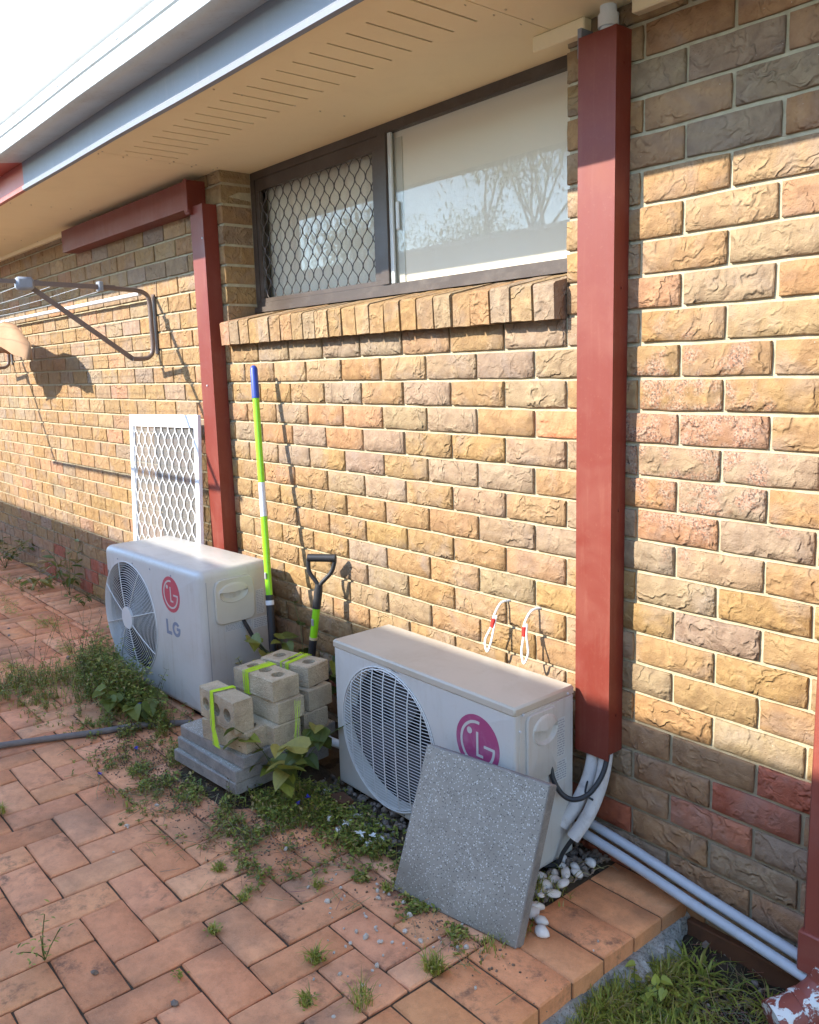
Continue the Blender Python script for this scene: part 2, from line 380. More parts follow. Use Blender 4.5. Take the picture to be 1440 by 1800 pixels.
def foliage():
    t = NT('leaf'); col = t.n('ShaderNodeAttribute', _attribute_name='col').outputs['Color']; P = t.pos()
    c = t.mix(t.ramp(t.noise(P, 90, 2), .3, .7, 0, .5), col, t.mix(1.0, col, (1.5, 1.4, 1.2), 'MULTIPLY'))
    t.fin(c, .5, None, .35)
    tr = t.n('ShaderNodeBsdfTranslucent'); t.l(c, tr.inputs[0]); ms = t.n('ShaderNodeMixShader'); ms.inputs[0].default_value = .3
    t.l(t.p.outputs[0], ms.inputs[1]); t.l(tr.outputs[0], ms.inputs[2]); t.l(ms.outputs[0], t.out.inputs[0]); return t.m
M['leaf'] = foliage()
def glass():
    t = NT('window_glass'); t.t.nodes.remove(t.p)
    tr = t.n('ShaderNodeBsdfTransparent'); tr.inputs[0].default_value = (.94, .93, .90, 1)
    gl = t.n('ShaderNodeBsdfGlossy'); gl.inputs['Roughness'].default_value = 0.0
    g = t.n('ShaderNodeNewGeometry')
    dt = t.n('ShaderNodeVectorMath', _operation='DOT_PRODUCT'); t.l(g.outputs['Normal'], dt.inputs[0]); t.l(g.outputs['Incoming'], dt.inputs[1])
    q = t.math('SUBTRACT', 1.0, t.math('ABSOLUTE', dt.outputs['Value']))
    fz = t.math('MULTIPLY_ADD', t.math('POWER', q, 4.0), .50, .028, clamp=True)
    ms = t.n('ShaderNodeMixShader'); t.l(fz, ms.inputs[0]); t.l(tr.outputs[0], ms.inputs[1]); t.l(gl.outputs[0], ms.inputs[2])
    t.l(ms.outputs[0], t.out.inputs[0]); return t.m
M['glass'] = glass()
def flymesh():
    t = NT('insect_mesh'); t.fin((.20, .20, .19), .7)
    tr = t.n('ShaderNodeBsdfTransparent'); ms = t.n('ShaderNodeMixShader'); ms.inputs[0].default_value = .42
    t.l(tr.outputs[0], ms.inputs[1]); t.l(t.p.outputs[0], ms.inputs[2]); t.l(ms.outputs[0], t.out.inputs[0]); return t.m
M['flymesh'] = flymesh()
def plain(name, col, rough=.8):
    t = NT(name); return t.fin(col, rough)
def cloth():
    t = NT('roller_blind'); P = t.pos(); n = t.noise(P, 3, 2)
    t.fin(t.mix(n, (.86, .82, .72), (.90, .86, .77)), .85, None, .2); return t.m
M['blind'] = cloth()
def peel():
    t = NT('peeling_red_paint'); P = t.pos(); n = t.noise(P, 34, 5, .7, .8)
    sep = t.n('ShaderNodeSeparateXYZ'); t.l(P, sep.inputs[0])
    zz = t.ramp(sep.outputs[1], -.20, -.10, 1.0, 0.0)
    m = t.ramp(t.math('ADD', n, t.math('MULTIPLY', zz, .09)), .575, .60)
    c = t.mix(m, (.26, .065, .045), (.72, .72, .70)); return t.fin(c, .5, t.bump(m, .001, .8), .5)
M['peel'] = peel()

# ------------------------------------------------------------------ projection (only to decide which pieces are near enough to be single objects)
def px(p):
    d = Vector(p)-Vector(CAM); z = d.dot(FW)
    if z < .05: return None
    return (720+FPX*d.dot(RT)/z, 900-FPX*d.dot(UP)/z, z)
def size_in_view(c):
    q = px(c)
    if q is None or not (-90 < q[0] < 1530 and -70 < q[1] < 1870): return 0
    return 1/q[2]

# ================================================================== HOUSE
house = thing('brick_house', 'single storey tan brick house wall with a wide cream eave, high window and white gutter', 'house')
BH = .086; BU = .24
OX0, OX1, OZ0 = -2.40, -.48, 1.562
SOFZ = 2.305
wallp = MB()
wallp.box(-9.5, OX0-.004, .0095, .26, -.4, SOFZ+.1)
wallp.box(OX1+.004, 3.2, .0095, .26, -.4, SOFZ+.1)
wallp.box(OX0-.0035, OX1+.0035, .010, .26, -.4, OZ0-.004)
wallp.box(OX0-.0033, OX1+.0033, .03, .150, OZ0-.0045, 1.655); wallp.box(OX0-.0033, OX1+.0033, .1505, .26, OZ0-.0045, 1.697)
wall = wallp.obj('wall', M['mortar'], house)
wall['label'] = 'tan textured brick wall in running bond with cream mortar'

TAN = (.285, .178, .082); GOLD = (.30, .184, .076); ORG = (.32, .178, .085); GREY = (.27, .195, .125); BRN = (.30, .18, .098)  # brown lightened and warmed in colour to offset the shade on the bottom rows
RED = (.33, .10, .055); PUR = (.25, .175, .12); LT = (.315, .21, .108); GT = (.275, .195, .113); PK = (.335, .188, .10)
special = {}
def S(row, **k):
    for a, c in k.items():
        special[(ord(row)-65, round(float(a[1:].replace('m', '-').replace('_', '.')), 1))] = c
# keys: left end of the brick in units of .24 m  (k m1 -> -1, k0, k_5 ...)
S('A', km1=ORG, k0=ORG); S('B', km1_5=GREY, km_5=GREY, k_5=BRN); S('C', km1=BRN, k0=GREY); S('D', km1_5=BRN, km_5=GREY, k_5=ORG)
S('E', km1=TAN, k0=LT); S('F', km1_5=TAN, km_5=LT, k_5=PK); S('G', km1=TAN, k0=GT); S('H', km1_5=PK, km_5=GT, k_5=ORG)
S('I', km1=GOLD, k0=LT); S('J', km1_5=TAN, km_5=TAN, k_5=TAN); S('K', km1=GOLD, k0=GOLD); S('L', km1_5=PK, km_5=PK, k_5=TAN)
S('M', km1=GT, k0=GREY, k1=GREY); S('N', km1_5=ORG, km_5=GREY, k_5=GOLD); S('O', km1=PK, k0=GREY, k1=BRN); S('P', km1_5=GREY, km_5=GT, k_5=TAN)
S('Q', km1=GT, k0=GOLD); S('R', km1_5=GOLD, km_5=PUR, k_5=TAN); S('S', km1=TAN, k0=GOLD); S('T', km1_5=GT, km_5=TAN, k_5=TAN)
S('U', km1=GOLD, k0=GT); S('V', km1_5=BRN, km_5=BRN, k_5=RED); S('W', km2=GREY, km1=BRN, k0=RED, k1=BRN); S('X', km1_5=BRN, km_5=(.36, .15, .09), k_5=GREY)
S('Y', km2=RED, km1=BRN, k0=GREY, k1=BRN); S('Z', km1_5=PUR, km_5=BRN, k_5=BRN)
S('I', km6=GREY, km7=GREY); S('J', km2_5=GT); S('K', km7=GREY, km3=GT); S('L', km4_5=GREY, km2_5=(.50, .21, .10)); S('M', km8=GREY, km7=ORG, km6=GREY, km3=GT)
S('N', km8_5=PUR, km6_5=PUR, km4_5=GREY, km3_5=GREY); S('P', km2_5=GREY, km3_5=GT); S('W', km7=RED); S('Y', km8=RED)
pal = [(TAN, 40), (GOLD, 22), (LT, 14), (ORG, 3), (GREY, 4), (GT, 11), (PK, 6), (PUR, 1), (BRN, 2)]
def rand_brick(low):
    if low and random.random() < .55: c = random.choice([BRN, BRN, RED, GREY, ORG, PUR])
    else: c = random.choices([p[0] for p in pal], [p[1] for p in pal])[0]
    return c
def jit(c, a=.07):
    k = 1+random.uniform(-a, a); return tuple(max(.01, v*k*(1+random.uniform(-.03, .03))) for v in c)

def brick_geo(L, H, D, seed, nx=6, nz=4, j=.0016):
    """front face grid (uneven), chamfer ring, sides; centred in x,z; front at y~0"""
    r = random.Random(seed); V = []; F = []
    c = .0022
    per = {}
    for k in range(nz):
        for i in range(nx):
            x = -L/2+c+(L-2*c)*i/(nx-1); z = -H/2+c+(H-2*c)*k/(nz-1)
            e = i in (0, nx-1) or k in (0, nz-1)
            V.append((x+r.uniform(-j, j)*.7, (r.uniform(-.0014, .0008) if not e else r.uniform(-.0006, .0018)), z+r.uniform(-j, j)*.7))
    for k in range(nz-1):
        for i in range(nx-1): F.append((k*nx+i, k*nx+i+1, (k+1)*nx+i+1, (k+1)*nx+i))
    loop = [i for i in range(nx)]+[k*nx+nx-1 for k in range(1, nz)]+[(nz-1)*nx+i for i in range(nx-2, -1, -1)]+[k*nx for k in range(nz-2, 0, -1)]
    n = len(loop); b1 = len(V)
    for q in loop:
        x, y, z = V[q]; sx = 0; sz = 0
        i, k = q % nx, q//nx
        sx = (-1 if i == 0 else 1 if i == nx-1 else 0); sz = (-1 if k == 0 else 1 if k == nz-1 else 0)
        f = .75 if sx and sz else 1
        V.append((x+sx*c*f+r.uniform(-j, j)*.5, .0030, z+sz*c*f+r.uniform(-j, j)*.5))
    b2 = len(V)
    for q in range(n): x, y, z = V[b1+q]; V.append((x, D, z))
    for q in range(n):
        w = (q+1) % n
        F.append((loop[w], loop[q], b1+q, b1+w)); F.append((b1+w, b1+q, b2+q, b2+w))
    return V, F
geo_cache = {}; me_cache = {}
def brick_mesh(L, H, D, var, small=False):
    key = (round(L, 3), round(H, 3), round(D, 3), var, small)
    if key not in geo_cache: geo_cache[key] = brick_geo(L, H, D, hash(key) % 9999+var, 3 if small else 6, 2 if small else 4)
    return key
def smooth_front(me, F, nfront):
    me.polygons.foreach_set('use_smooth', [i < nfront for i in range(len(F))])
def shared_mesh(key, name, mat):
    if key not in me_cache:
        V, F = geo_cache[key]; me = bpy.data.meshes.new(name); me.from_pydata(V, [], F); smooth_front(me, F, 15 if len(F) > 40 else 8 if len(F) > 25 else 1); me.update(); me.materials.append(mat)
        me_cache[key] = me
    return me_cache[key]
bl = []
for row in range(-1, 29):
    zc = 2.25-(row+1)*BH+.038+.005; z0 = zc-.038; z1 = zc+.038
    if row == -1: z1 = SOFZ; 
    sh = 0 if row % 2 == 0 else .5
    for k in range(-39, 6):
        u0 = k+sh; a = u0*BU+.005; b = a+BU-.010; a += random.uniform(-.0012, .0012); b += random.uniform(-.0012, .0012)
        if b < -9.2 or a > 1.25: continue
        segs = [(a, b)]
        if z1 > OZ0+.01:
            segs = []
            if a < OX0: segs.append((a, min(b, OX0)))
            if b > OX1: segs.append((max(a, OX1), b))
        for (p, q) in segs:
            if q-p < .03: continue
            jamb = z1 > OZ0+.01 and (abs(q-OX0) < .012)
            if jamb: q = OX0
            if z1 > OZ0+.01 and abs(p-OX1) < .012: p = OX1
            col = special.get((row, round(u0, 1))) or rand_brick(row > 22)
            bl.append(dict(c=((p+q)/2, 0, (z0+z1)/2), L=q-p, H=z1-z0, D=.149 if jamb else .03, col=jit(col), s=size_in_view(((p+q)/2, 0, (z0+z1)/2))))
bl.sort(key=lambda d: -d['s'])
farV = []; farF = []; farC = []
for i, d in enumerate(bl):
    one = i < 300 or d['D'] > .1
    L = round(d['L'], 2) if abs(d['L']-.23) > .004 else .23
    key = brick_mesh(L if L == .23 else round(d['L'], 3), round(d['H'], 3), d['D'], random.randrange(9), not one)
    if i < 300:
        o = link('brick', shared_mesh(key, 'brick', M['brick']), None, wall, d['c']); o.color = (*d['col'], 1)
        o.rotation_euler = (random.uniform(-.006, .006), random.uniform(-.004, .004), random.uniform(-.004, .004))
    else:
        V, F = geo_cache[key]; n = len(farV)
        farV += [(v[0]+d['c'][0], v[1], v[2]+d['c'][2]) for v in V]; farF += [tuple(k+n for k in f) for f in F]; farC += [d['col']]*len(V)
o = link('far_brick', npmesh('far_brick', farV, farF, farC, False), M['brick_far'], wall); o['kind'] = 'stuff'

# ---- window sill of bricks on edge
sill = MB(); sill.box(OX0+.014, OX1-.014, -.030, .028, OZ0+.004, OZ0+.088)
sl_ = sill.obj('window_sill', M['mortar'], house); sl_['label'] = 'projecting sill of tan bricks laid on edge under the window'
ns = 23; pit = (OX1-OX0+.0)/ns
for i in range(ns):
    key = ('sill', i % 5)
    if key not in me_cache:
        r = random.Random(i); w = pit-.009; prof = [(-.045, -.006), (-.048, .088), (-.040, .094), (.146, .134), (.146, -.006)]
        V = []; F = []; nx = 4
        for k in range(nx):
            x = -w/2+w*k/(nx-1)
            for (y, z) in prof: V.append((x+r.uniform(-.001, .001), y+r.uniform(-.002, .002), z+r.uniform(-.0015, .0015)))
        for k in range(nx-1):
            for q in range(5): F.append((k*5+q, k*5+(q+1) % 5, (k+1)*5+(q+1) % 5, (k+1)*5+q))
        F += [(0, 1, 2, 3, 4)[::-1], tuple(range((nx-1)*5, nx*5))]
        mb = MB(); mb.add(V, F); me = mb.mesh('sill_brick'); me.materials.append(M['brick']); me_cache[key] = me
    o = link('sill_brick', me_cache[key], None, sl_, (OX0+pit*(i+.5), random.uniform(-.003, .003), OZ0+random.uniform(-.0015, .0015)))
    c = rand_brick(False); 
    if i == ns-1: c = GREY
    if i == ns-3: c = GREY
    if i == ns-4: c = ORG
    o.color = (*jit(c), 1); o.rotation_euler = (0, random.uniform(-.015, .015), 0)
for k in range(9):   # mortar crumbs on top of the sill front
    pass

# ---- window
YF = .150
win = link('window', MB().box(OX0+.001, OX1-.001, YF+.001, YF+.06, 2.272, SOFZ-.001).box(OX0+.001, OX1-.001, YF-.012, YF+.06, 1.700, 1.722).box(OX0+.001, OX1-.001, YF+.002, YF+.06, 1.7225, 1.742)
           .box(OX0+.001, OX0+.034, YF, YF+.059, 1.7425, 2.2715).box(OX1-.034, OX1-.001, YF, YF+.059, 1.7425, 2.2715).box(-1.478, -1.436, YF-.004, YF+.058, 1.7425, 2.2715).mesh('window'), M['dark_frame'], house)
win['label'] = 'high bronze framed sliding window, diamond grille on its left half'
MB().box(-1.435, OX1-.035, YF+.016, YF+.020, 1.743, 2.271).obj('pane', M['glass'], win)
MB().box(OX0+.036, -1.479, YF+.028, YF+.031, 1.743, 2.271).obj('pane', M['glass'], win)
MB().box(-1.434, -1.415, YF+.006, YF+.014, 1.744, 2.270).box(-1.408, -1.375, YF+.024, YF+.034, 1.745, 2.25).obj('sash', M['alu_white'], win)
MB().box(-1.402, -1.384, YF+.008, YF+.015, 1.93, 2.03, .003).obj('latch', M['alu_white'], win)
# the screen frame and diamond grille
MB().box(OX0+.035, -1.4795, YF+.004, YF+.024, 2.222, 2.271).box(OX0+.035, -1.4795, YF+.004, YF+.024, 1.7430, 1.760).box(OX0+.035, OX0+.062, YF+.0045, YF+.0235, 1.7605, 2.2215).box(-1.525, -1.4795, YF+.0045, YF+.0235, 1.7605, 2.2215).obj('screen_frame', M['dark_frame'], win)
def grille(x0, x1, z0, z1, y, pitch, per, r, ph=0, flat=None):
    mb = MB(); n = int(round((x1-x0)/pitch)); pitch = (x1-x0)/n
    for k in range(n+1):
        pts = []; m = int((z1-z0)/per*10)
        for q in range(m+1):
            z = z0+(z1-z0)*q/m; a = 2*PI*(z-z0)/per+(PI if k % 2 else 0)+ph
            s = math.sin(a); s = math.copysign(min(1, abs(s)**.72*1.02), s)
            x = x0+k*pitch+s*pitch*.46
            pts.append((min(x1, max(x0, x)), y+.002*math.cos(a), z))
        mb.tube(pts, r, 4, True)
    return mb
grille(OX0+.062, -1.525, 1.760, 2.222, YF+.012, .0335, .092, .0022).obj('diamond_grille', M['dark_frame'], win)
# blind and curtain inside, dark room
curt = MB(); V = []; F = []; nn = 180
for i in range(nn+1):
    x = -2.42+(.965)*i/nn; y = .222+.010*math.sin(x*62)+.005*math.sin(x*23)
    V += [(x, y, 1.66), (x, y, 2.36)]
for i in range(nn): F.append((2*i, 2*i+2, 2*i+3, 2*i+1))
curt.add(V, F); curt.obj('curtain', M['blind'], win, True)
MB().box(-1.445, -.47, .179, .181, 1.66, 2.36).obj('roller_blind', M['blind'], win)

ru0 = random.uniform
M['nail'] = painted('filled_nail', (.60, .49, .33), .8, (.3, .22, .14), .5)
# ---- eave: soffit with vent slots, trim, fascia, gutter
sof = MB(); FY = -.572
def slab(x0, x1, y0, y1): sof.box(x0, x1, y0, y1, SOFZ, SOFZ+.006)
sof.box(-9.5, 3.2, FY, .27, SOFZ+.012, SOFZ+.02)
JX0, JX1 = -2.392, -.512
slab(-9.5, JX0-.0015, FY, .268); slab(JX1+.0015, 3.2, FY, .268)
SY0, SY1 = -.452, -.226
slab(JX0+.0015, JX1-.0015, FY, SY0); slab(JX0+.0015, JX1-.0015, SY1, .268)
xs = [-2.318+.0865*i for i in range(21)]; prev = JX0+.0015
for x in xs:
    sof.box(prev, x-.0042, SY0+.00002, SY1-.00002, SOFZ, SOFZ+.006); prev = x+.0042
sof.box(prev, JX1-.0015, SY0+.00002, SY1-.00002, SOFZ, SOFZ+.006)
so_ = sof.obj('soffit', M['soffit'], house); so_['label'] = 'cream eave lining with a row of cut ventilation slots'
MB().box(JX0, JX1, SY0-.01, SY1+.01, SOFZ+.007, SOFZ+.0115).obj('vent_gap', M['black_hole'], so_)
nl = MB()
for xx in (JX0-.02, JX0+.02, JX1-.02, JX1+.02, -1.45, -3.6, -4.8):
    for k in range(6): nl.tube([(xx+ru0(-.004, .004), FY+.05+.10*k, SOFZ-.0008), (xx, FY+.05+.10*k, SOFZ)], .0035, 7)
nl.obj('nail_head', M['nail'], so_)['kind'] = 'stuff'
MB().box(-.575, -.400, -.030, .006, SOFZ-.040, SOFZ-.0005, .003).obj('trim', M['soffit'], house)
MB().box(-.258, 3.2, -.028, .006, SOFZ-.038, SOFZ-.0005, .003).obj('trim', M['soffit'], house)
MB().box(-9.5, -4.25, -.020, .006, SOFZ-.026, SOFZ-.0005, .003).obj('trim', M['soffit'], house)
RX = -3.18
fprof = [(FY, 2.284), (FY-.014, 2.288), (FY-.016, 2.304), (FY-.006, 2.312), (FY-.006, 2.42), (FY+.0, 2.42)]
gprof = [(FY-.007, 2.409), (FY-.10, 2.395), (FY-.122, 2.395), (FY-.138, 2.403), (FY-.142, 2.417), (FY-.134, 2.433), (FY-.134, 2.463), (FY-.141, 2.467), (FY-.141, 2.471), (FY-.134, 2.475), (FY-.134, 2.511), (FY-.144, 2.519), (FY-.148, 2.535), (FY-.138, 2.545), (FY-.122, 2.541),
         (FY-.122, 2.537), (FY-.136, 2.539), (FY-.142, 2.533), (FY-.139, 2.521), (FY-.129, 2.513), (FY-.129, 2.435), (FY-.136, 2.417), (FY-.12, 2.400), (FY-.007, 2.414)]
def extr(prof, x0, x1):
    n = len(prof); mb = MB(); N = 24
    V = []; 
    for i in range(N+1):
        x = x0+(x1-x0)*i/N; s = .0015*math.sin(x*2.1)+.001*math.sin(x*5.3)
        V += [(x, y, z+s) for y, z in prof]
    F = [(i*n+q, i*n+(q+1) % n, (i+1)*n+(q+1) % n, (i+1)*n+q) for i in range(N) for q in range(n)]
    F += [tuple(range(n)), tuple(range(N*n, N*n+n))[::-1]]
    mb.add(V, F); return mb
M['red_gutter'] = painted('red_gutter_paint', (.36, .07, .045), .4, (.42, .14, .10), .25)
fa = extr(fprof, RX, 3.2).obj('fascia', M['fascia'], house, True)
fb = extr(fprof, -9.5, RX-.0005).obj('fascia', M['red_gutter'], house, True, label='red painted end of the fascia')
ga = extr(gprof, RX, 3.2).obj('gutter', M['gutter'], house, True)
gb = extr(gprof, -9.5, RX-.0005).obj('gutter', M['red_gutter'], house, True, label='red painted end of the gutter')
for x in (-2.75, -2.28, -1.72, -1.28, -.85, -.4):
    MB().box(x-.012, x+.012, FY-.137, FY-.133, 2.487, 2.493, .001).obj('rivet', M['gutter'], ga)
rf = MB(); rf.add([(-9.5, FY-.09, 2.563), (3.2, FY-.09, 2.563), (3.2, 3.5, 4.0), (-9.5, 3.5, 4.0), (-9.5, FY-.09, 2.548), (3.2, FY-.09, 2.548), (3.2, 3.5, 3.985), (-9.5, 3.5, 3.985)], [(0, 1, 2, 3), (7, 6, 5, 4), (0, 4, 5, 1), (1, 5, 6, 2), (2, 6, 7, 3), (3, 7, 4, 0)])
rf.obj('roof', M['roofing'], house)
MB().box(-9.5, 3.2, 3.4, 3.5, -.3, 3.9).box(-9.5, -9.4, .27, 3.39, -.3, 3.2).box(3.1, 3.2, .27, 3.39, -.3, 3.2).obj('back_wall', M['render'], house)
MB().box(-.045, 1.0, -.020, .006, -.17, -.055, .003).obj('footing_board', M['timber'], house)

# ================================================================== GROUND, PAVING
gr = link('ground', npmesh('ground', [(-60, -60, -.16), (60, -60, -.16), (60, 60, -.16), (-60, 60, -.16)], [(0, 1, 2, 3)]), M['ground']); tag(gr, kind='structure')
pav = MB().box(-9.6, -.060, -3.3, -.0, -.158, -.0085).obj('paving', M['sand']); tag(pav, 'terracotta brick paving in herringbone pattern', kind='structure')
C = .12; GX, GY = -1.2225, -1.1490
BED = [(-1.30, -.29, -.475, 0), (-2.02, -1.30, -.30, 0)]
rects = []
def clip_add(x0, x1, y0, y1, orient):
    lim = (-9.3, -.2925, -3.2, -.272)
    if x1 <= -2.02 or True:
        xx0, xx1, yy0, yy1 = max(x0, lim[0]), min(x1, lim[1]), max(y0, lim[2]), min(y1, lim[3] if x1 < -2.0 else -.03)
    for (bx0, bx1, by0, by1) in BED:
        if xx0 < bx1 and xx1 > bx0 and yy1 > by0 and yy0 < by1:
            if yy0 < by0-.02: yy1 = by0
            elif xx0 < bx0-.03 and bx0 == -2.02: xx1 = bx0
            else: return
    if xx1-xx0 < .03 or yy1-yy0 < .03: return
    rects.append((xx0, xx1, yy0, yy1))
for j in range(-18, 11):
    for i in range(-70, 12):
        m = (i+j) % 4
        if m == 0: clip_add(GX+i*C, GX+(i+2)*C, GY+j*C, GY+(j+1)*C, 0)       # lies along x
        if m == 2: clip_add(GX+i*C, GX+(i+1)*C, GY+j*C, GY+(j+2)*C, 1)       # stands along y
y = -.004
while y > -3.1:                                                            # edge course beside the soil
    rects.append((-.2905, -.0525, y-.1205, y)); y -= .1205
x = -2.03
while x > -9.2: rects.append((x-.1205, x, -.270, -.006)); x -= .1205
def paver_geo(L, W, seed, small):
    r = random.Random(seed); c = .004; D = .05; V = []; F = []; nx, ny = (5, 3) if not small else (2, 2)
    if W > L: nx, ny = ny, nx
    for k in range(ny):
        for i in range(nx):
            e = i in (0, nx-1) or k in (0, ny-1)
            V.append((-L/2+c+(L-2*c)*i/(nx-1)+r.uniform(-.001, .001), -W/2+c+(W-2*c)*k/(ny-1)+r.uniform(-.001, .001), r.uniform(-.0006, .0008) if not e else r.uniform(-.001, .0003)))
    for k in range(ny-1):
        for i in range(nx-1): F.append((k*nx+i, k*nx+i+1, (k+1)*nx+i+1, (k+1)*nx+i))
    loop = [i for i in range(nx)]+[k*nx+nx-1 for k in range(1, ny)]+[(ny-1)*nx+i for i in range(nx-2, -1, -1)]+[k*nx for k in range(ny-2, 0, -1)]
    n = len(loop); b1 = len(V)
    for q in loop:
        x, y, z = V[q]; i, k = q % nx, q//nx
        sx = (-1 if i == 0 else 1 if i == nx-1 else 0); sy = (-1 if k == 0 else 1 if k == ny-1 else 0); f = .7 if sx and sy else 1
        V.append((x+sx*c*f+r.uniform(-.0008, .0008), y+sy*c*f+r.uniform(-.0008, .0008), -.0045))
    b2 = len(V)
    for q in range(n): x, y, z = V[b1+q]; V.append((x, y, -D))
    for q in range(n):
        w = (q+1) % n; F.append((loop[w], loop[q], b1+q, b1+w)); F.append((b1+w, b1+q, b2+q, b2+w))
    return V, F
PC = [(.76, .35, .18), (.79, .38, .20), (.73, .33, .165), (.76, .36, .19), (.79, .40, .22), (.71, .31, .155)]
pl = sorted([((a+b)/2, (c+d)/2, b-a, d-c) for a, b, c, d in rects], key=lambda q: -size_in_view((q[0], q[1], 0)))
farV = []; farF = []; farC = []; npv = 0
for i, (cx, cy, L, W) in enumerate(pl):
    edge = cx > -.2
    gap = .0045
    key = ('pav', round(L, 2), round(W, 2), random.randrange(6), i >= 300)
    if key not in geo_cache: geo_cache[key] = paver_geo(L-gap, W-gap, hash(key) % 9999, i >= 300)
    dz = random.uniform(-.0028, .0018); col = jit(random.choice(PC), .09)
    if abs(cx+.64) < .07 and abs(cy+.97) < .07: col = (.70, .50, .30)
    if edge: col = jit((.76, .34, .155), .05)
    if i < 300 and size_in_view((cx, cy, 0)) > 0:
        o = link('paver', shared_mesh(key, 'paver', M['paver']), None, pav, (cx, cy, dz)); o.color = (*col, 1)
        o.rotation_euler = (random.uniform(-.008, .008), random.uniform(-.006, .006), random.uniform(-.006, .006))
    else:
        V, F = geo_cache[key]; n = len(farV); farV += [(v[0]+cx, v[1]+cy, v[2]+dz) for v in V]; farF += [tuple(k+n for k in f) for f in F]; farC += [col]*len(V)
o = link('far_paver', npmesh('far_paver', farV, farF, farC, False), M['paver_far'], pav); o['kind'] = 'stuff'

# lumpy sheets: soil beside the edge, bed soil, concrete haunch
from mathutils import noise as mn
def lumpy(name, x0, x1, y0, y1, z, amp, sc, nx, ny, mat, fn=None, kind='structure', label=None):
    V = []; F = []
    for k in range(ny+1):
        for i in range(nx+1):
            x = x0+(x1-x0)*i/nx; y = y0+(y1-y0)*k/ny
            h = mn.fractal(Vector((x*sc, y*sc, z*9)), 1.0, 2.0, 4)*amp
            V.append((x, y, z+h+(fn(x, y) if fn else 0)))
    for k in range(ny):
        for i in range(nx): a = k*(nx+1)+i; F.append((a, a+1, a+nx+2, a+nx+1))
    o = link(name, npmesh(name, V, F, None, True), mat); return tag(o, label, kind=kind)
lumpy('soil', -.058, 1.6, -3.0, 0.0, -.105, .022, 9, 90, 160, M['soil'])
lumpy('garden_bed', -2.02, -.288, -.478, .0, -.012, .012, 14, 90, 40, M['soil'])
def haunch():
    V = []; F = []; ny = 260; pr = [(-.0565, -.046), (-.048, -.047), (-.038, -.055), (-.026, -.068), (-.016, -.086), (-.008, -.104), (.0, -.135)]
    for k in range(ny+1):
        y = -1.3*k/ny
        w = max(0, .35+1.6*mn.fractal(Vector((y*6, 3.1, 0)), 1.0, 2.0, 3))
        for q, (a, b) in enumerate(pr):
            e = mn.fractal(Vector((y*38, q*1.3, 1)), .8, 2.0, 4)*.014; e2 = mn.fractal(Vector((y*33, q*1.1, 7)), .8, 2.0, 4)*.014
            V.append((-.0565+(a+.0565)*(.25+w)+(e if q > 1 else 0), y, b+(e2 if q > 1 else -.0005)))
    n = len(pr)
    for k in range(ny):
        for q in range(n-1): F.append((k*n+q, k*n+q+1, (k+1)*n+q+1, (k+1)*n+q))
    o = link('concrete_haunch', npmesh('concrete_haunch', V, F, None, False), M['conc']); tag(o, 'rough concrete edge under the brick paving', kind='structure')
haunch()

# ================================================================== neighbour's house and tree across the yard (behind the camera: shade and reflections)
ND = 3.0; NZ = .455+.68*ND
nb = thing('boundary_fence', 'cream sheet metal boundary fence along the far side of the brick path, behind the viewer', 'fence', (0, -ND, 0))
for k in range(14):
    x0 = -22+2.4*k
    V = []; F = []; m = 36
    for i in range(m+1):
        x = x0+2.36*i/m; y = -.018*(1 if (i//2) % 2 else 0)-.02
        V += [(x, y, -.12), (x, y, NZ-.03)]
    for i in range(m): F.append((2*i, 2*i+2, 2*i+3, 2*i+1))
    MB().add(V, F).obj('panel', M['fence'], nb)
    MB().box(x0-.03, x0+.03, -.06, -.001, -.12, NZ+.0).obj('post', M['fence'], nb)
MB().box(-22.05, 11.7, -.055, -.001+.001, NZ-.032, NZ+.002).obj('top_rail', M['fence'], nb)
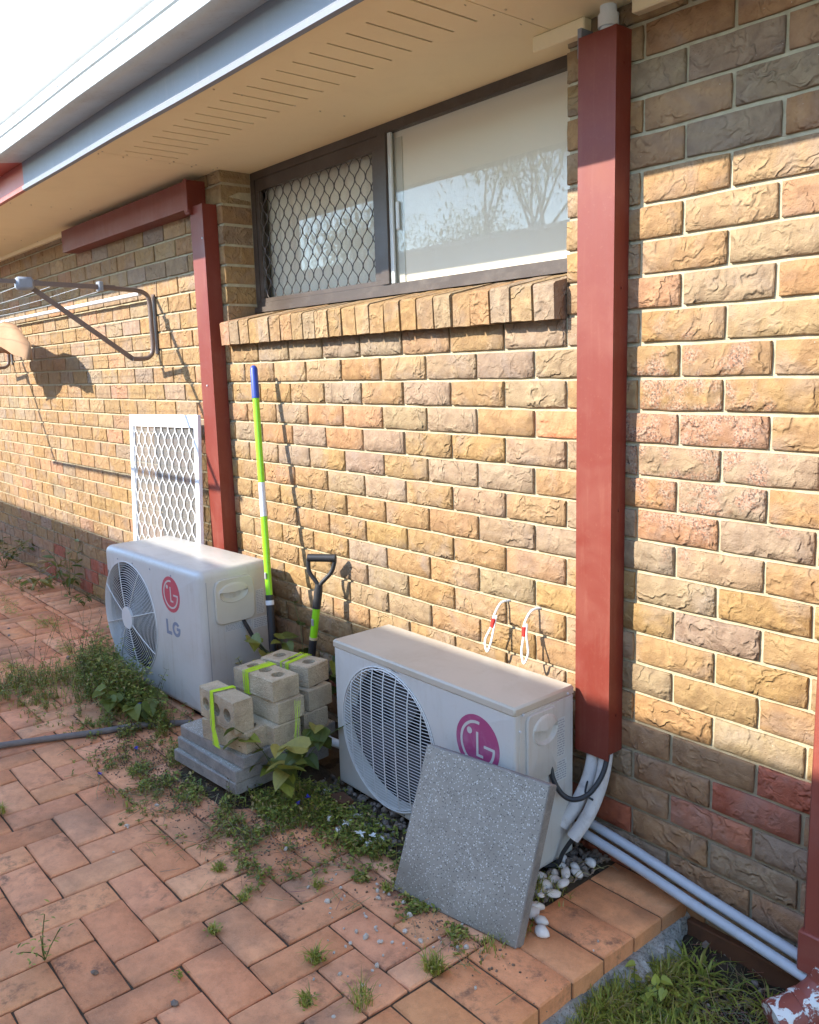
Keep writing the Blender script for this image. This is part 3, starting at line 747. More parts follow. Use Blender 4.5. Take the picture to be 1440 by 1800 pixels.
# ================================================================== foliage builder
class Fol:
    def __init__(s): s.V = []; s.F = []; s.C = []
    def _a(s, vs, fs, c):
        n = len(s.V); s.V += vs; s.F += [tuple(i+n for i in f) for f in fs]; s.C += [c]*len(vs)
    def blade(s, p, az, h, w, bend, c):
        p = Vector(p); d = Vector((math.cos(az), math.sin(az), 0)); sd = Vector((-d.y, d.x, 0))*w/2
        vs = []
        for t, k in ((0, 1), (.4, .9), (.75, .6)):
            q = p+Vector((0, 0, 1))*h*t*(1-.35*bend*t)+d*h*bend*t*t; vs += [tuple(q-sd*k), tuple(q+sd*k)]
        q = p+Vector((0, 0, 1))*h*(1-.35*bend)*(1-.25*bend)+d*h*bend*1.1; vs.append(tuple(q))
        s._a(vs, [(0, 1, 3, 2), (2, 3, 5, 4), (4, 5, 6)], c)
    def leaf(s, p, az, tilt, L, W, c, heart=False):
        d = Vector((math.cos(az)*math.cos(tilt), math.sin(az)*math.cos(tilt), math.sin(tilt))); sd = Vector((-math.sin(az), math.cos(az), 0)); n = sd.cross(d)*-1
        if n.z < 0: n = -n
        p = Vector(p)
        if heart: out = [(-.10, .22), (.05, .48), (.35, .50), (.68, .30)]
        else: out = [(.18, .30), (.45, .5), (.75, .32)]
        vs = [tuple(p)]
        for a, b in out: vs.append(tuple(p+d*L*a+sd*W*b+n*W*.16*b*2-n*L*.12*a*a))
        for a, b in out: vs.append(tuple(p+d*L*a-sd*W*b+n*W*.16*b*2-n*L*.12*a*a))
        vs.append(tuple(p+d*L*.5-n*L*.03)); vs.append(tuple(p+d*L-n*L*.14))
        k = len(out); mid = 2*k+1; tip = 2*k+2
        f = []
        for sgn in (0, 1):
            b0 = 1+sgn*k; ids = [0]+[b0+i for i in range(k)]+[tip]
            h2 = len(ids)//2
            for i in range(len(ids)-1):
                f.append((mid, ids[i], ids[i+1]) if sgn == 0 else (mid, ids[i+1], ids[i]))
        s._a(vs, f, c)
    def stem(s, p0, p1, r, c):
        p0 = Vector(p0); p1 = Vector(p1); t = (p1-p0).normalized(); u = t.cross(Vector((.3, .5, .8))).normalized(); w = t.cross(u)
        vs = [tuple(p+(u*math.cos(a)+w*math.sin(a))*rr) for p, rr in ((p0, r), (p1, r*.7)) for a in (0, 2.1, 4.2)]
        s._a(vs, [(0, 1, 4, 3), (1, 2, 5, 4), (2, 0, 3, 5)], c)
    def obj(s, name, parent=None, loc=None):
        return link(name, npmesh(name, s.V, s.F, s.C), M['leaf'], parent, loc)
ru = random.uniform
def green(k=1.0, kind=0):
    b = [(.18, .21, .04), (.25, .28, .045), (.12, .155, .034), (.31, .28, .07), (.42, .31, .14)]
    w = [4, 3, 3, 1.5, .6] if kind == 0 else [2, 6, 1, 3, .3] if kind == 1 else [2, 1, 2, 2, 5]
    c = random.choices(b, w)[0]; f = ru(.75, 1.25)*k; return tuple(v*f for v in c)
STRAW = (.36, .28, .15)

# tree beyond the neighbour's roof
tr = thing('gum_tree', 'tall loose gum tree standing beyond the boundary fence', 'tree', (-9.5, -9.8, 0))
def limb(mb, p, d, L, r, depth, tips):
    pts = [p]; rs = [r]; 
    for i in range(4):
        d = (d+Vector((ru(-.2, .2), ru(-.2, .2), ru(-.05, .15)))).normalized(); p = p+d*L/4; pts.append(p); rs.append(r*(1-.12*(i+1)))
    mb.tube(pts, rs, 6)
    if depth == 0: tips.append(p); return
    for _ in range(3):
        limb(mb, p, (d+Vector((ru(-.9, .9), ru(-.9, .9), ru(-.1, .5)))).normalized(), L*.68, rs[-1]*.65, depth-1, tips)
tb = MB(); tips = []
limb(tb, Vector((0, 0, 0)), Vector((0, 0, 1)), 2.6, .16, 0, []); 
for _ in range(5): limb(tb, Vector((0, 0, 2.4)), Vector((ru(-1, 1), ru(-1, 1), .8)).normalized(), 1.7, .09, 2, tips)
tb.obj('trunk', M['bark'], tr, True)
f = Fol()
for tp in tips:
    for _ in range(150):
        q = tp+Vector((random.gauss(0, .42), random.gauss(0, .42), random.gauss(0, .34))); q.z = min(q.z, 6.3)
        f.leaf(q, ru(0, 6.3), ru(-1.2, .3), ru(.09, .16), .03, green(.9))
f.obj('crown', tr)
for k, (tx, ty) in enumerate([(-15, -12.5), (-5.5, -12)]):
    t2 = thing('gum_tree', ['broad gum tree farther off to the left beyond the boundary fence', 'low bushy tree beyond the right part of the boundary fence'][k], 'tree', (tx, ty, 0))
    tb = MB(); tips = []
    limb(tb, Vector((0, 0, 0)), Vector((0, 0, 1)), 2.2, .16, 0, [])
    for _ in range(4): limb(tb, Vector((0, 0, 2.1)), Vector((ru(-1, 1), ru(-1, 1), .8)).normalized(), 1.6, .09, 2, tips)
    tb.obj('trunk', M['bark'], t2, True); f = Fol()
    for tp in tips:
        for _ in range(140):
            q = tp+Vector((random.gauss(0, .4), random.gauss(0, .4), random.gauss(0, .3))); f.leaf(q, ru(0, 6.3), ru(-1.2, .3), ru(.1, .18), .04, green(.9))
    f.obj('crown', t2)

# ================================================================== PIPE DUCT COVERS
def channel(x0, x1, d, z0f, z0s, z1, t=.0015):
    mb = MB()
    mb.box(x0, x1, -d, -d+t, z0f, z1); mb.box(x0, x0+t, -d+t+.0002, -.001, z0s, z1); mb.box(x1-t, x1, -d+t+.0002, -.001, z0s, z1)
    mb.box(x1-.010, x1+.0006, -d-.0012, -d-.0002, z0f, z1); return mb
dR = thing('duct_cover', 'tall red-brown metal duct cover on the wall to the right of the window', 'duct cover', (-.392, 0, .34), group=None)
channel(0, .117, .062, -.008, .010, 1.902).obj('cover', M['red_duct'], dR)
MB().box(-.012, .0, -.05, -.002, 1.86, 1.93).obj('bracket', M['line_grey'], dR)
for zz in (.12, .70, 1.28, 1.82): MB().tube([(.1175, -.030, zz), (.1205, -.030, zz)], .0035, 8).obj('screw', M['red_duct'], dR, True)
pp = thing('drain_pipe', 'white plastic pipe end showing above the tall red-brown duct', 'pipe', (-.325, -.028, 2.15)); MB().tube([(0, 0, 0), (0, 0, .17)], .021, 14).obj('pipe', M['pvc_white'], pp, True)
MB().tube([(0, 0, .105), (0, 0, .135)], .026, 14).obj('collar', M['pvc_white'], pp, True)
dL = thing('duct_cover', 'red-brown duct cover between the clothesline and the window, turning left under the eave', 'duct cover', (-2.56, 0, .02))
channel(0, .118, .070, 0, 0, 2.145).obj('cover', M['red_duct'], dL)
h = MB(); h.box(-1.60, .020, -.088, -.086, 2.135, 2.255); h.box(-1.60, .020, -.0858, -.001, 2.135, 2.1365); h.box(-1.60, .020, -.0858, -.001, 2.2535, 2.255); h.box(-1.602, -1.5995, -.088, -.001, 2.135, 2.255); h.box(.0205, .022, -.088, -.001, 2.130, 2.258)
h.obj('horizontal_cover', M['red_duct'], dL)
MB().box(-.008, .026, -.094, -.0885, 2.120, 2.262, .002).box(-.010, .0265, -.0885, -.001, 2.112, 2.134, .002).obj('elbow', M['red_duct'], dL)
for zz in (.5, 2.0): MB().tube([(.106, -.071, zz), (.106, -.0745, zz)], .0035, 8).obj('screw', M['silver'], dL, True)
MB().tube([(.06, -.071, 1.36), (.06, -.075, 1.36)], .004, 8).obj('screw', M['silver'], dL)

# ================================================================== AIR CONDITIONERS
def rounded_loop(x0, x1, z0, z1, r, nseg=14, nc=6):
    out = []
    cs = [(x1-r, z0+r, -PI/2), (x1-r, z1-r, 0), (x0+r, z1-r, PI/2), (x0+r, z0+r, PI)]
    for q in range(4):
        cx, cz, a0 = cs[q]
        for i in range(nc+1):
            a = a0+PI/2*i/nc; out.append(((cx, cz), (math.cos(a), math.sin(a))))
        nxt = cs[(q+1) % 4]; a = a0+PI/2
        for i in range(1, nseg):
            t = i/nseg; out.append(((cx+(nxt[0]-cx)*t, cz+(nxt[1]-cz)*t), (math.cos(a), math.sin(a))))
    return out
def ac_body(w, d, h, r, fc, fr):
    lp = rounded_loop(0, w, 0, h, r); n = len(lp); loops = []
    # circle rim inside
    def circ(rad, y): 
        o = []
        for (c, _) in lp:
            a = math.atan2(c[1]-fc[1], c[0]-fc[0]); o.append((fc[0]+rad*math.cos(a), y, fc[1]+rad*math.sin(a)))
        return o
    loops.append(circ(fr-.004, .05)); loops.append(circ(fr, .006)); loops.append(circ(fr+.006, -.001)); loops.append(circ(fr+.012, 0))
    loops.append([(c[0], 0, c[1]) for c, _ in lp])
    for k in range(1, 7):
        a = PI/2*k/6; loops.append([(c[0]+nn_[0]*r*math.sin(a), r*(1-math.cos(a)), c[1]+nn_[1]*r*math.sin(a)) for c, nn_ in lp])
    loops.append([(c[0]+nn_[0]*r, d-r*.35, c[1]+nn_[1]*r) for c, nn_ in lp])
    loops.append([(c[0]+nn_[0]*r*.8, d, c[1]+nn_[1]*r*.8) for c, nn_ in lp])
    V = [p for l in loops for p in l]; F = []
    for k in range(len(loops)-1):
        for i in range(n): j = (i+1) % n; F.append((k*n+i, k*n+j, (k+1)*n+j, (k+1)*n+i))
    F.append(tuple(range((len(loops)-1)*n, len(loops)*n)))
    m = MB(); m.add(V, F); return m
def logo(cx, cz, r, y, matc, parent, matw):
    lg = MB().disc(cx, cz, r, y, y+.0008, 56).obj('logo', matc, parent)
    e = .0006; yw = y-e; w = MB(); t = r*.085
    ro = r*.80; ri = ro-t*1.15
    a0, a1 = R(82), R(360); n = 40   # open ring, gap at upper right
    pts = [(cx+ro*math.cos(a0+(a1-a0)*i/n), cz+ro*math.sin(a0+(a1-a0)*i/n)) for i in range(n+1)]+[(cx+ri*math.cos(a0+(a1-a0)*i/n), cz+ri*math.sin(a0+(a1-a0)*i/n)) for i in range(n, -1, -1)]
    for i in range(n):
        A = a0+(a1-a0)*i/n; B = a0+(a1-a0)*(i+1)/n
        w.poly([(cx+ro*math.cos(A), cz+ro*math.sin(A)), (cx+ro*math.cos(B), cz+ro*math.sin(B)), (cx+ri*math.cos(B), cz+ri*math.sin(B)), (cx+ri*math.cos(A), cz+ri*math.sin(A))], yw, y-.0001)
    w.box(cx+r*.30, cx+ro-.001, yw-.0001, y-.00012, cz-t*.55, cz+t*.55)                        # bar of the round letter
    w.box(cx-t*.55, cx+t*.55, yw-.0002, y-.00014, cz-r*.42, cz+r*.42); w.box(cx+t*.56, cx+r*.26, yw-.0002, y-.00014, cz-r*.42, cz-r*.42+t*1.1)
    w.disc(cx-r*.36, cz+r*.38, r*.115, yw-.0001, y-.0001, 20)
    w.obj('logo_mark', matw, lg); return lg
def fan_blades(cx, cz, r, y, parent, nb=3):
    f = MB()
    for b in range(nb):
        a0 = 2*PI*b/nb+.5; V = []; m = 9
        for i in range(m+1):
            a = a0+1.5*i/m
            for q in range(5):
                rr = r*(.22+.75*q/4); V.append((cx+rr*math.cos(a+.25*q/4), y+.034*(i/m-.5)+.0, cz+rr*math.sin(a+.25*q/4)))
        F = [(i*5+q, i*5+q+1, (i+1)*5+q+1, (i+1)*5+q) for i in range(m) for q in range(4)]
        f.add(V, F)
    f.disc(cx, cz, r*.25, y-.018, y+.02, 24)
    return f.obj('fan', M['ac_fan'], parent, True)
def label_lines(mb, ys, z0, z1, n, X, seed):
    r = random.Random(seed)
    for k in range(n):
        z = z0+(z1-z0)*(k+.5)/n; y = ys[0]
        while y < ys[1]-.004:
            L = r.uniform(.004, .014); e = min(y+L, ys[1]); mb.box(X, X+.0004, y, e, z-(z1-z0)/n*.22, z+(z1-z0)/n*.22); y = e+.003
    return mb
# ---- right hand unit (smaller)
W1, D1, H1 = .833, .243, .520
acR = thing('air_conditioner', 'white outdoor air conditioner unit in the right foreground, grey paving slab leaning against it', 'air conditioner', (-1.219, -.322, .0))
bz = .018
FCR = (.277, .262); FRR = .232
body = ac_body(W1, D1, H1-.012-bz, .008, (FCR[0], FCR[1]-bz), FRR)
body.obj('body', M['ac_white'], acR, True, (0, 0, bz))
MB().box(-.003, W1+.003, -.004, D1+.003, H1-.016, H1+.012, .006).obj('lid', M['ac_lid'], acR, True)
MB().box(.06, .14, .02, D1-.02, 0, bz).box(W1-.14, W1-.06, .02, D1-.02, 0, bz).obj('foot', M['black_hole'], acR)
MB().disc(FCR[0], FCR[1], FRR-.006, .0485, .0515, 48).obj('fan_recess_dark', M['black_hole'], acR)  # black disc behind the blades stands in for shade inside the casing
fan_blades(FCR[0], FCR[1], FRR*.90, .024, acR)
g_ = MB(); rr = FRR+.004
nw = 44
for k in range(nw+1):
    z = -rr+2*rr*(k+.5)/(nw+1); hx = math.sqrt(max(0, rr*rr-z*z)); m = 10
    pts = [(FCR[0]-hx+2*hx*i/m, -.014*(1-((2*i/m-1)*hx/rr)**2-(z/rr)**2)**.5 if (1-((2*i/m-1)*hx/rr)**2-(z/rr)**2) > 0 else -.001, FCR[1]+z) for i in range(m+1)]
    g_.tube(pts, .0011, 4)
for k in range(7):
    x = -rr+2*rr*(k+1)/8; hz = math.sqrt(max(0, rr*rr-x*x)); m = 10
    pts = [(FCR[0]+x, (-.014*max(0, 1-(x/rr)**2-((2*i/m-1)*hz/rr)**2)**.5)-.002, FCR[1]-hz+2*hz*i/m) for i in range(m+1)]
    g_.tube(pts, .0019, 5)
for rad in (rr, rr-.008): g_.tube([(FCR[0]+rad*math.cos(2*PI*i/56), -.003, FCR[1]+rad*math.sin(2*PI*i/56)) for i in range(56)], .0022, 6, closed=True)
g_.obj('fan_grille', M['ac_grille'], acR, True)
logo(.690, .383, .086, -.0008, M['logo_mag'], acR, M['ac_white'])
sx = W1
MB().box(sx-.001, sx+.0015, .016, D1-.004, .03, H1-.017, .001).obj('side_panel', M['ac_white'], acR)
pn = MB().box(sx+.002, sx+.009, .042, .162, .300, .492, .004).obj('service_cover', M['ac_white'], acR, True)
def handle(parent, X, yc, zc, w_, h_, mat, dark):
    m = MB(); V = []; F = []; nu, nv = 14, 8
    for k in range(nv+1):
        for i in range(nu+1):
            u = -1+2*i/nu; v = -1+2*k/nv; rr_ = min(1, u*u+v*v*.9)
            dep = .013*(1-rr_)**.6*(1 if v < .15 else -.35) if rr_ < 1 else 0
            V.append((X+.0012+(-dep if v < .15 else .004*(1-rr_)), yc+u*w_/2*math.sqrt(1-v*v*.35), zc+v*h_/2*math.sqrt(1-u*u*.30)))
    for k in range(nv):
        for i in range(nu): a = k*(nu+1)+i; F.append((a, a+1, a+nu+2, a+nu+1))
    m.add(V, F); o = m.obj('handle', mat, parent, True)
    return o
def handle2(parent, X, yc, zc, w_, h_, mat):
    # raised pocket: a lip above, a scooped recess shade below
    m = MB(); n = 18
    def el(y0, z0, a, b, aa, bb): return [(y0+a*math.cos(aa+(bb-aa)*i/n), z0+b*math.sin(aa+(bb-aa)*i/n)) for i in range(n+1)]
    up = el(yc, zc, w_/2, h_*.62, 0, PI)           # hood
    V = [(X+.0005, y, z) for y, z in up]+[(X+.009, yc+(y-yc)*.90, zc+(z-zc)*.86-.001) for y, z in up]
    F = [(i, i+1, n+1+i+1, n+1+i) for i in range(n)]+[tuple(range(n+1, 2*n+2)), ]
    m.add(V, F); o = m.obj('handle', mat, parent, True)
    m = MB(); lo = el(yc, zc+.002, w_/2*.97, h_*.50, PI, 2*PI)
    V = [(X+.0014, y, z) for y, z in lo]+[(X-.004, yc+(y-yc)*.80, zc+(z-zc)*.70+.001) for y, z in lo]+[(X-.016, yc, zc+.002)]
    return o
def pocket_panel(parent, X, y0, y1, z0, z1, yc, zc, a, b, mat, r=.014, t=.008):
    """cover plate with a scooped hand pocket under an overhanging lip"""
    n = 64; lp = []
    cs = [(y1-r, z0+r, -PI/2), (y1-r, z1-r*1.6, 0), (y0+r, z1-r*1.6, PI/2), (y0+r, z0+r, PI)]
    out = []
    for q in range(4):
        cy, cz, a0 = cs[q]
        for i in range(7):
            A = a0+PI/2*i/6; out.append((cy+r*math.cos(A), cz+(r*1.6 if q in (1, 2) else r)*math.sin(A)))
        nx_ = cs[(q+1) % 4]; A = a0+PI/2; e0 = out[-1]; A2 = a0+PI/2
        s1 = (nx_[0]+r*math.cos(A2), nx_[1]+(r*1.6 if (q+1) % 4 in (1, 2) else r)*math.sin(A2))
        for i in range(1, 9): out.append((e0[0]+(s1[0]-e0[0])*i/9, e0[1]+(s1[1]-e0[1])*i/9))
    N = len(out); loops = [[(X, y, z) for y, z in out], [(X+t*.7, y, z) for y, z in out], [(X+t, yc+(y-yc)*.965, zc+(z-zc)*.975) for y, z in out]]
    def ring(s, dx, dz=0):
        L = []
        for y, z in out:
            A = math.atan2((z-zc)/b, (y-yc)/a); L.append((X+dx, yc+a*s*math.cos(A), zc+dz+b*s*math.sin(A)))
        return L
    loops += [ring(1.06, t), ring(1.0, t+.003)]
    # upper half bulges as a lip, lower half sinks
    for s in (.85, .6, .35, .08):
        L = []
        for (y, z) in out:
            A = math.atan2((z-zc)/b, (y-yc)/a); zz = b*s*math.sin(A)
            if zz > b*.02: dx = t+.003+.006*(1-s)**.7
            else: dx = t-.022*(1-s)**.5
            L.append((X+dx, yc+a*s*math.cos(A), zc+zz))
        loops.append(L)
    V = [p for L in loops for p in L]; F = []
    for k in range(len(loops)-1):
        for i in range(N): j = (i+1) % N; F.append((k*N+i, k*N+j, (k+1)*N+j, (k+1)*N+i))
    F.append(tuple(range((len(loops)-1)*N, len(loops)*N)))
    m = MB(); m.add(V, F); return m
bpy.data.objects.remove(pn)
pocket_panel(acR, sx+.002, .040, .164, .300, .496, .112, .440, .050, .042, M['ac_white']).obj('service_cover', M['ac_white'], acR, True)
lb = MB().box(sx+.0016, sx+.0022, .166, .204, .335, .450).box(sx+.0016, sx+.0022, .150, .212, .262, .326).obj('rating_label', M['label'], acR)
li = MB(); label_lines(li, (.168, .202), .338, .447, 15, sx+.0023, 3); label_lines(li, (.153, .210), .265, .323, 8, sx+.0023, 5); li.obj('print', M['ink'], lb)
for (yy, zz) in ((.030, .505), (.215, .515), (.018, .46), (.018, .33)): MB().tube([(sx+.001, yy, zz), (sx+.005, yy, zz)], .0038, 10).obj('screw', M['silver'], acR, True)
# ---- left hand unit (larger, rounded)
W2, D2, H2 = .895, .330, .645
acL = thing('air_conditioner', 'white rounded outdoor air conditioner unit on the left with weeds growing round its base', 'air conditioner', (-2.905, -.462, .0), .05)
FCL = (.238, .335); FRL = .258
ac_body(W2, D2, H2-.02, .034, (FCL[0], FCL[1]-.02), FRL).obj('body', M['ac_white'], acL, True, (0, 0, .02))
MB().box(.08, .18, .03, D2-.03, 0, .021).box(W2-.18, W2-.08, .03, D2-.03, 0, .021).obj('foot', M['black_hole'], acL)
MB().disc(FCL[0], FCL[1], FRL-.006, .0485, .0515, 56).obj('fan_recess_dark', M['black_hole'], acL)  # black disc here too, in place of the casing's inner shade
fan_blades(FCL[0], FCL[1], FRL*.91, .024, acL, 4)
g_ = MB(); nr = 19
for k in range(nr+1):
    rad = .052+(FRL+.002-.052)*k/nr; y = -.013*(1-(k/nr)**2)-.002
    g_.tube([(FCL[0]+rad*math.cos(2*PI*i/64), y, FCL[1]+rad*math.sin(2*PI*i/64)) for i in range(64)],   .0013 if k < nr else .0030, 5, closed=True)
for k in range(8):
    a = 2*PI*k/8+.28
    g_.tube([(FCL[0]+q*math.cos(a), -.013*(1-((q-.052)/(FRL-.052))**2)-.0045, FCL[1]+q*math.sin(a)) for q in [.05+(FRL-.05)*i/8 for i in range(9)]], .0022, 5)
g_.obj('fan_grille', M['ac_grille'], acL, True)
MB().disc(FCL[0], FCL[1], .052, -.019, -.010, 36).obj('hub_cap', M['ac_grille'], acL, True)
logo(.648, .515, .078, -.0008, M['logo_red'], acL, M['ac_white'])
lt = MB(); x0, z0_, s_ = .588, .333, .066      # letters L G
lt.box(x0, x0+.016, -.0008, .0002, z0_, z0_+s_); lt.box(x0+.0162, x0+.046, -.0008, .0002, z0_, z0_+.015)
gx, gz = x0+.088, z0_+s_/2; n = 22; a0, a1 = R(42), R(360)
for i in range(n):
    A = a0+(a1-a0)*i/n; B = a0+(a1-a0)*(i+1)/n; ro, ri = .034, .019
    lt.poly([(gx+ro*math.cos(A), gz+ro*math.sin(A)*.98), (gx+ro*math.cos(B), gz+ro*math.sin(B)*.98), (gx+ri*math.cos(B), gz+ri*math.sin(B)), (gx+ri*math.cos(A), gz+ri*math.sin(A))], -.0008, .0002)
lt.box(gx+.004, gx+.034, -.0009, .0001, gz-.004, gz+.009)
lt.obj('lettering', M['logo_grey'], acL)
sx = W2
MB().box(sx-.0006, sx+.0004, .030, .0325, .06, .60).obj('seam', M['ink'], acL)
pocket_panel(acL, sx+.0005, .062, .250, .412, .600, .150, .540, .068, .040, M['ac_cream'], .030, .012).obj('service_cover', M['ac_cream'], acL, True)
lb = MB().box(sx+.0002, sx+.0009, .262, .300, .420, .525).box(sx+.0002, sx+.0009, .105, .235, .375, .405).box(sx+.0002, sx+.0009, .24, .315, .36, .405).obj('rating_label', M['label'], acL)
li = MB(); label_lines(li, (.264, .298), .422, .523, 14, sx+.001, 7); label_lines(li, (.108, .232), .377, .404, 5, sx+.001, 8); label_lines(li, (.245, .312), .363, .403, 5, sx+.001, 9); li.obj('print', M['ink'], lb)
for xx in (.15, .30, .47, .66): MB().tube([(xx, -.0015, .598), (xx, .001, .598)], .004, 8).obj('screw', M['line_grey'], acL, True)
MB().disc(0, 0, .02, 0, .003, 20).obj('lid_dimple', M['ac_white'], acL, True).matrix_local = Matrix.Translation((.20, .12, H2+.0005)) @ Matrix.Rotation(R(-90), 4, 'X')
def bez(P, n=14):
    P = [Vector(p) for p in P]; P = [P[0]*2-P[1]]+P+[P[-1]*2-P[-2]]; out = []
    for i in range(1, len(P)-2):
        for k in range(n):
            t = k/n; out.append(.5*((2*P[i])+(P[i+1]-P[i-1])*t+(2*P[i-1]-5*P[i]+4*P[i+1]-P[i+2])*t*t+(3*P[i]-P[i-1]-3*P[i+1]+P[i+2])*t**3))
    return out+[P[-2]]
def cable(name, pts, r, mat, label, cat, n=8, group=None):
    mb = MB(); mb.tube(bez(pts), r, n); o = mb.obj(name, mat, None, True); return tag(o, label, cat, group)
cable('power_cable', [(-2.03, -.225, .418), (-2.005, -.215, .38), (-1.985, -.18, .30), (-1.96, -.12, .235), (-1.95, -.05, .22)], .0085, M['rubber'], 'black cable drooping from the side of the left air conditioner', 'cable')
cable('power_cable', [(-.386, -.180, .330), (-.372, -.182, .285), (-.350, -.170, .245), (-.322, -.150, .232), (-.296, -.115, .250), (-.285, -.07, .30), (-.292, -.035, .37)], .0075, M['rubber'], 'black cable looping from the right air conditioner up into the duct', 'cable')
lag = thing('lagged_pipes', 'two white lagged refrigerant pipes coming out of the bottom of the tall duct', 'pipe', (0, 0, 0))
A1 = [(-.345, -.030, .42), (-.345, -.034, .33), (-.352, -.050, .25), (-.368, -.085, .175), (-.392, -.120, .115)]
A2 = [(-.305, -.030, .42), (-.303, -.036, .33), (-.306, -.055, .25), (-.320, -.090, .165), (-.345, -.128, .098)]
MB().tube(bez(A1), .0205, 14).obj('lagging', M['lagging'], lag, True); MB().tube(bez(A2), .0195, 14).obj('lagging', M['lagging'], lag, True)
MB().tube(bez([(-.388, -.116, .122), (-.405, -.145, .07), (-.410, -.165, .03), (-.420, -.19, .02)]), .0075, 8).obj('bare_pipe', M['rubber'], lag, True)
MB().tube(bez([(-.341, -.124, .106), (-.362, -.15, .055), (-.372, -.165, .02), (-.400, -.19, .012)]), .0065, 8).obj('bare_pipe', M['rubber'], lag, True)
MB().tube(bez([(-.349, -.052, .262), (-.33, -.092, .228), (-.305, -.09, .215)]), .003, 6).obj('cable_tie', M['rubber'], lag, True)
# loops of white wire on the wall
for k, (x, dx) in enumerate(((-.711, -.010), (-.584, .010))):
    t_ = thing('wire_loop', ['looped white wire with red tape sticking out of the wall, nearer the window side', 'looped white wire with red tape sticking out of the wall, nearer the tall duct'][k], 'wire', (x, 0, .700))
    e = -.024 if k == 0 else .004
    MB().tube(bez([(0, .01, 0), (-.008, -.024, -.004), (-.016, -.046, -.040), (-.012+e*.3, -.056, -.075), (-.018+e, -.062, -.125), (-.006+e, -.066, -.158), (.008+e, -.062, -.125), (-.004+e*.3, -.052, -.075), (-.008, -.044, -.040)], 8), .0035, 6).obj('wire', M['pvc_white'], t_, True)
    MB().tube([(-.014, -.050, -.050), (-.012+e*.25, -.054, -.078)], .0075, 8).obj('tape', M['red_tape'], t_, True)
# grey conduits along the wall foot
for k, (y, dz, lab) in enumerate(((-.040, .008, 'grey plastic conduit lying along the wall foot, the one touching the wall'), (-.072, -.010, 'grey plastic conduit lying along the wall foot, the one farther from the wall'))):
    tag(MB().tube([(-.46, y, .112+dz), (-.2, y-.002, .082+dz), (.0, y-.004, .052+dz), (.305, y-.004, .010+dz)], .0135, 14).obj('conduit', M['pvc_grey'], None, True), lab, 'pipe', 'conduits along the wall foot')
tag(MB().tube([(-1.43, -.30, .118), (-1.15, -.26, .12)], .015, 12).obj('drain_pipe', M['pvc_white'], None, True), 'short white pipe poking out behind the right air conditioner towards the block stack', 'pipe')
# downpipe
dp = thing('downpipe', 'red-brown downpipe at the right edge with a peeling round shoe', 'downpipe', (.344, -.045, 0))
MB().box(-.052, .055, -.038, .036, .098, 2.30, .004).obj('pipe', M['red_pipe'], dp, True)
MB().box(-.060, .062, -.046, .042, .020, .122, .004).obj('collar', M['red_pipe'], dp, True)
MB().tube(bez([(.002, -.005, .04), (.0, -.02, -.010), (-.025, -.07, -.052), (-.065, -.135, -.072)]), .047, 20).obj('shoe', M['peel'], dp, True)
MB().tube([(-.022, -.064, -.050), (-.032, -.080, -.056)], .0505, 20).obj('ring', M['peel'], dp, True)

# ================================================================== SLABS, BLOCKS, STRING
def slab_obj(name, label, loc, rz, tilt=0, size=.4, t=.04, group='grey square paving slabs'):
    th = thing(name, label, 'paving slab', loc, 0, group); th.rotation_euler = (0, 0, rz)
    return th
sl3 = [(-1.719, -.702, .046, .079, 'bottom slab of the stack of three grey paving slabs'), (-1.718, -.685, .0895, .042, 'middle slab of the stack of three grey paving slabs'), (-1.709, -.675, .133, .082, 'top slab of the stack of three, under the concrete blocks')]
def slab_mesh(t=.0428, s=.4):
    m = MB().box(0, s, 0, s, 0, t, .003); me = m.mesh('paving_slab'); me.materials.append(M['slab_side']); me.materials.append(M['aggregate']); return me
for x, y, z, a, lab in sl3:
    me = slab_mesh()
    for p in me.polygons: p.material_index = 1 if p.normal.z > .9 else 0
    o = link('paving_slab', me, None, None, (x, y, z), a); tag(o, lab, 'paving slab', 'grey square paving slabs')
lumpy('soil_mound', -1.80, -1.25, -.75, -.22, .012, .010, 16, 24, 24, M['soil'], lambda x, y: .030-.11*((abs(x+1.52)/.30)**4+(abs(y+.49)/.28)**4))
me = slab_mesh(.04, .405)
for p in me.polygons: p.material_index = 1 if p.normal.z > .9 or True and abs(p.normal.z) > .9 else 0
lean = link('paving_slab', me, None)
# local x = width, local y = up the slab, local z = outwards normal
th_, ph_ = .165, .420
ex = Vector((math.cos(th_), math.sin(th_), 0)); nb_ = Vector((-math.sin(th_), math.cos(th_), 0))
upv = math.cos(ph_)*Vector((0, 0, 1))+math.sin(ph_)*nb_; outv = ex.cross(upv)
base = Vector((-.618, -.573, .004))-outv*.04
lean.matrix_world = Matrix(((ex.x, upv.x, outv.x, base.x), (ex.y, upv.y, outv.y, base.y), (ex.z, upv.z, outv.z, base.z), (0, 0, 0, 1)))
tag(lean, 'grey speckled paving slab leaning against the front of the right air conditioner', 'paving slab', 'grey square paving slabs')

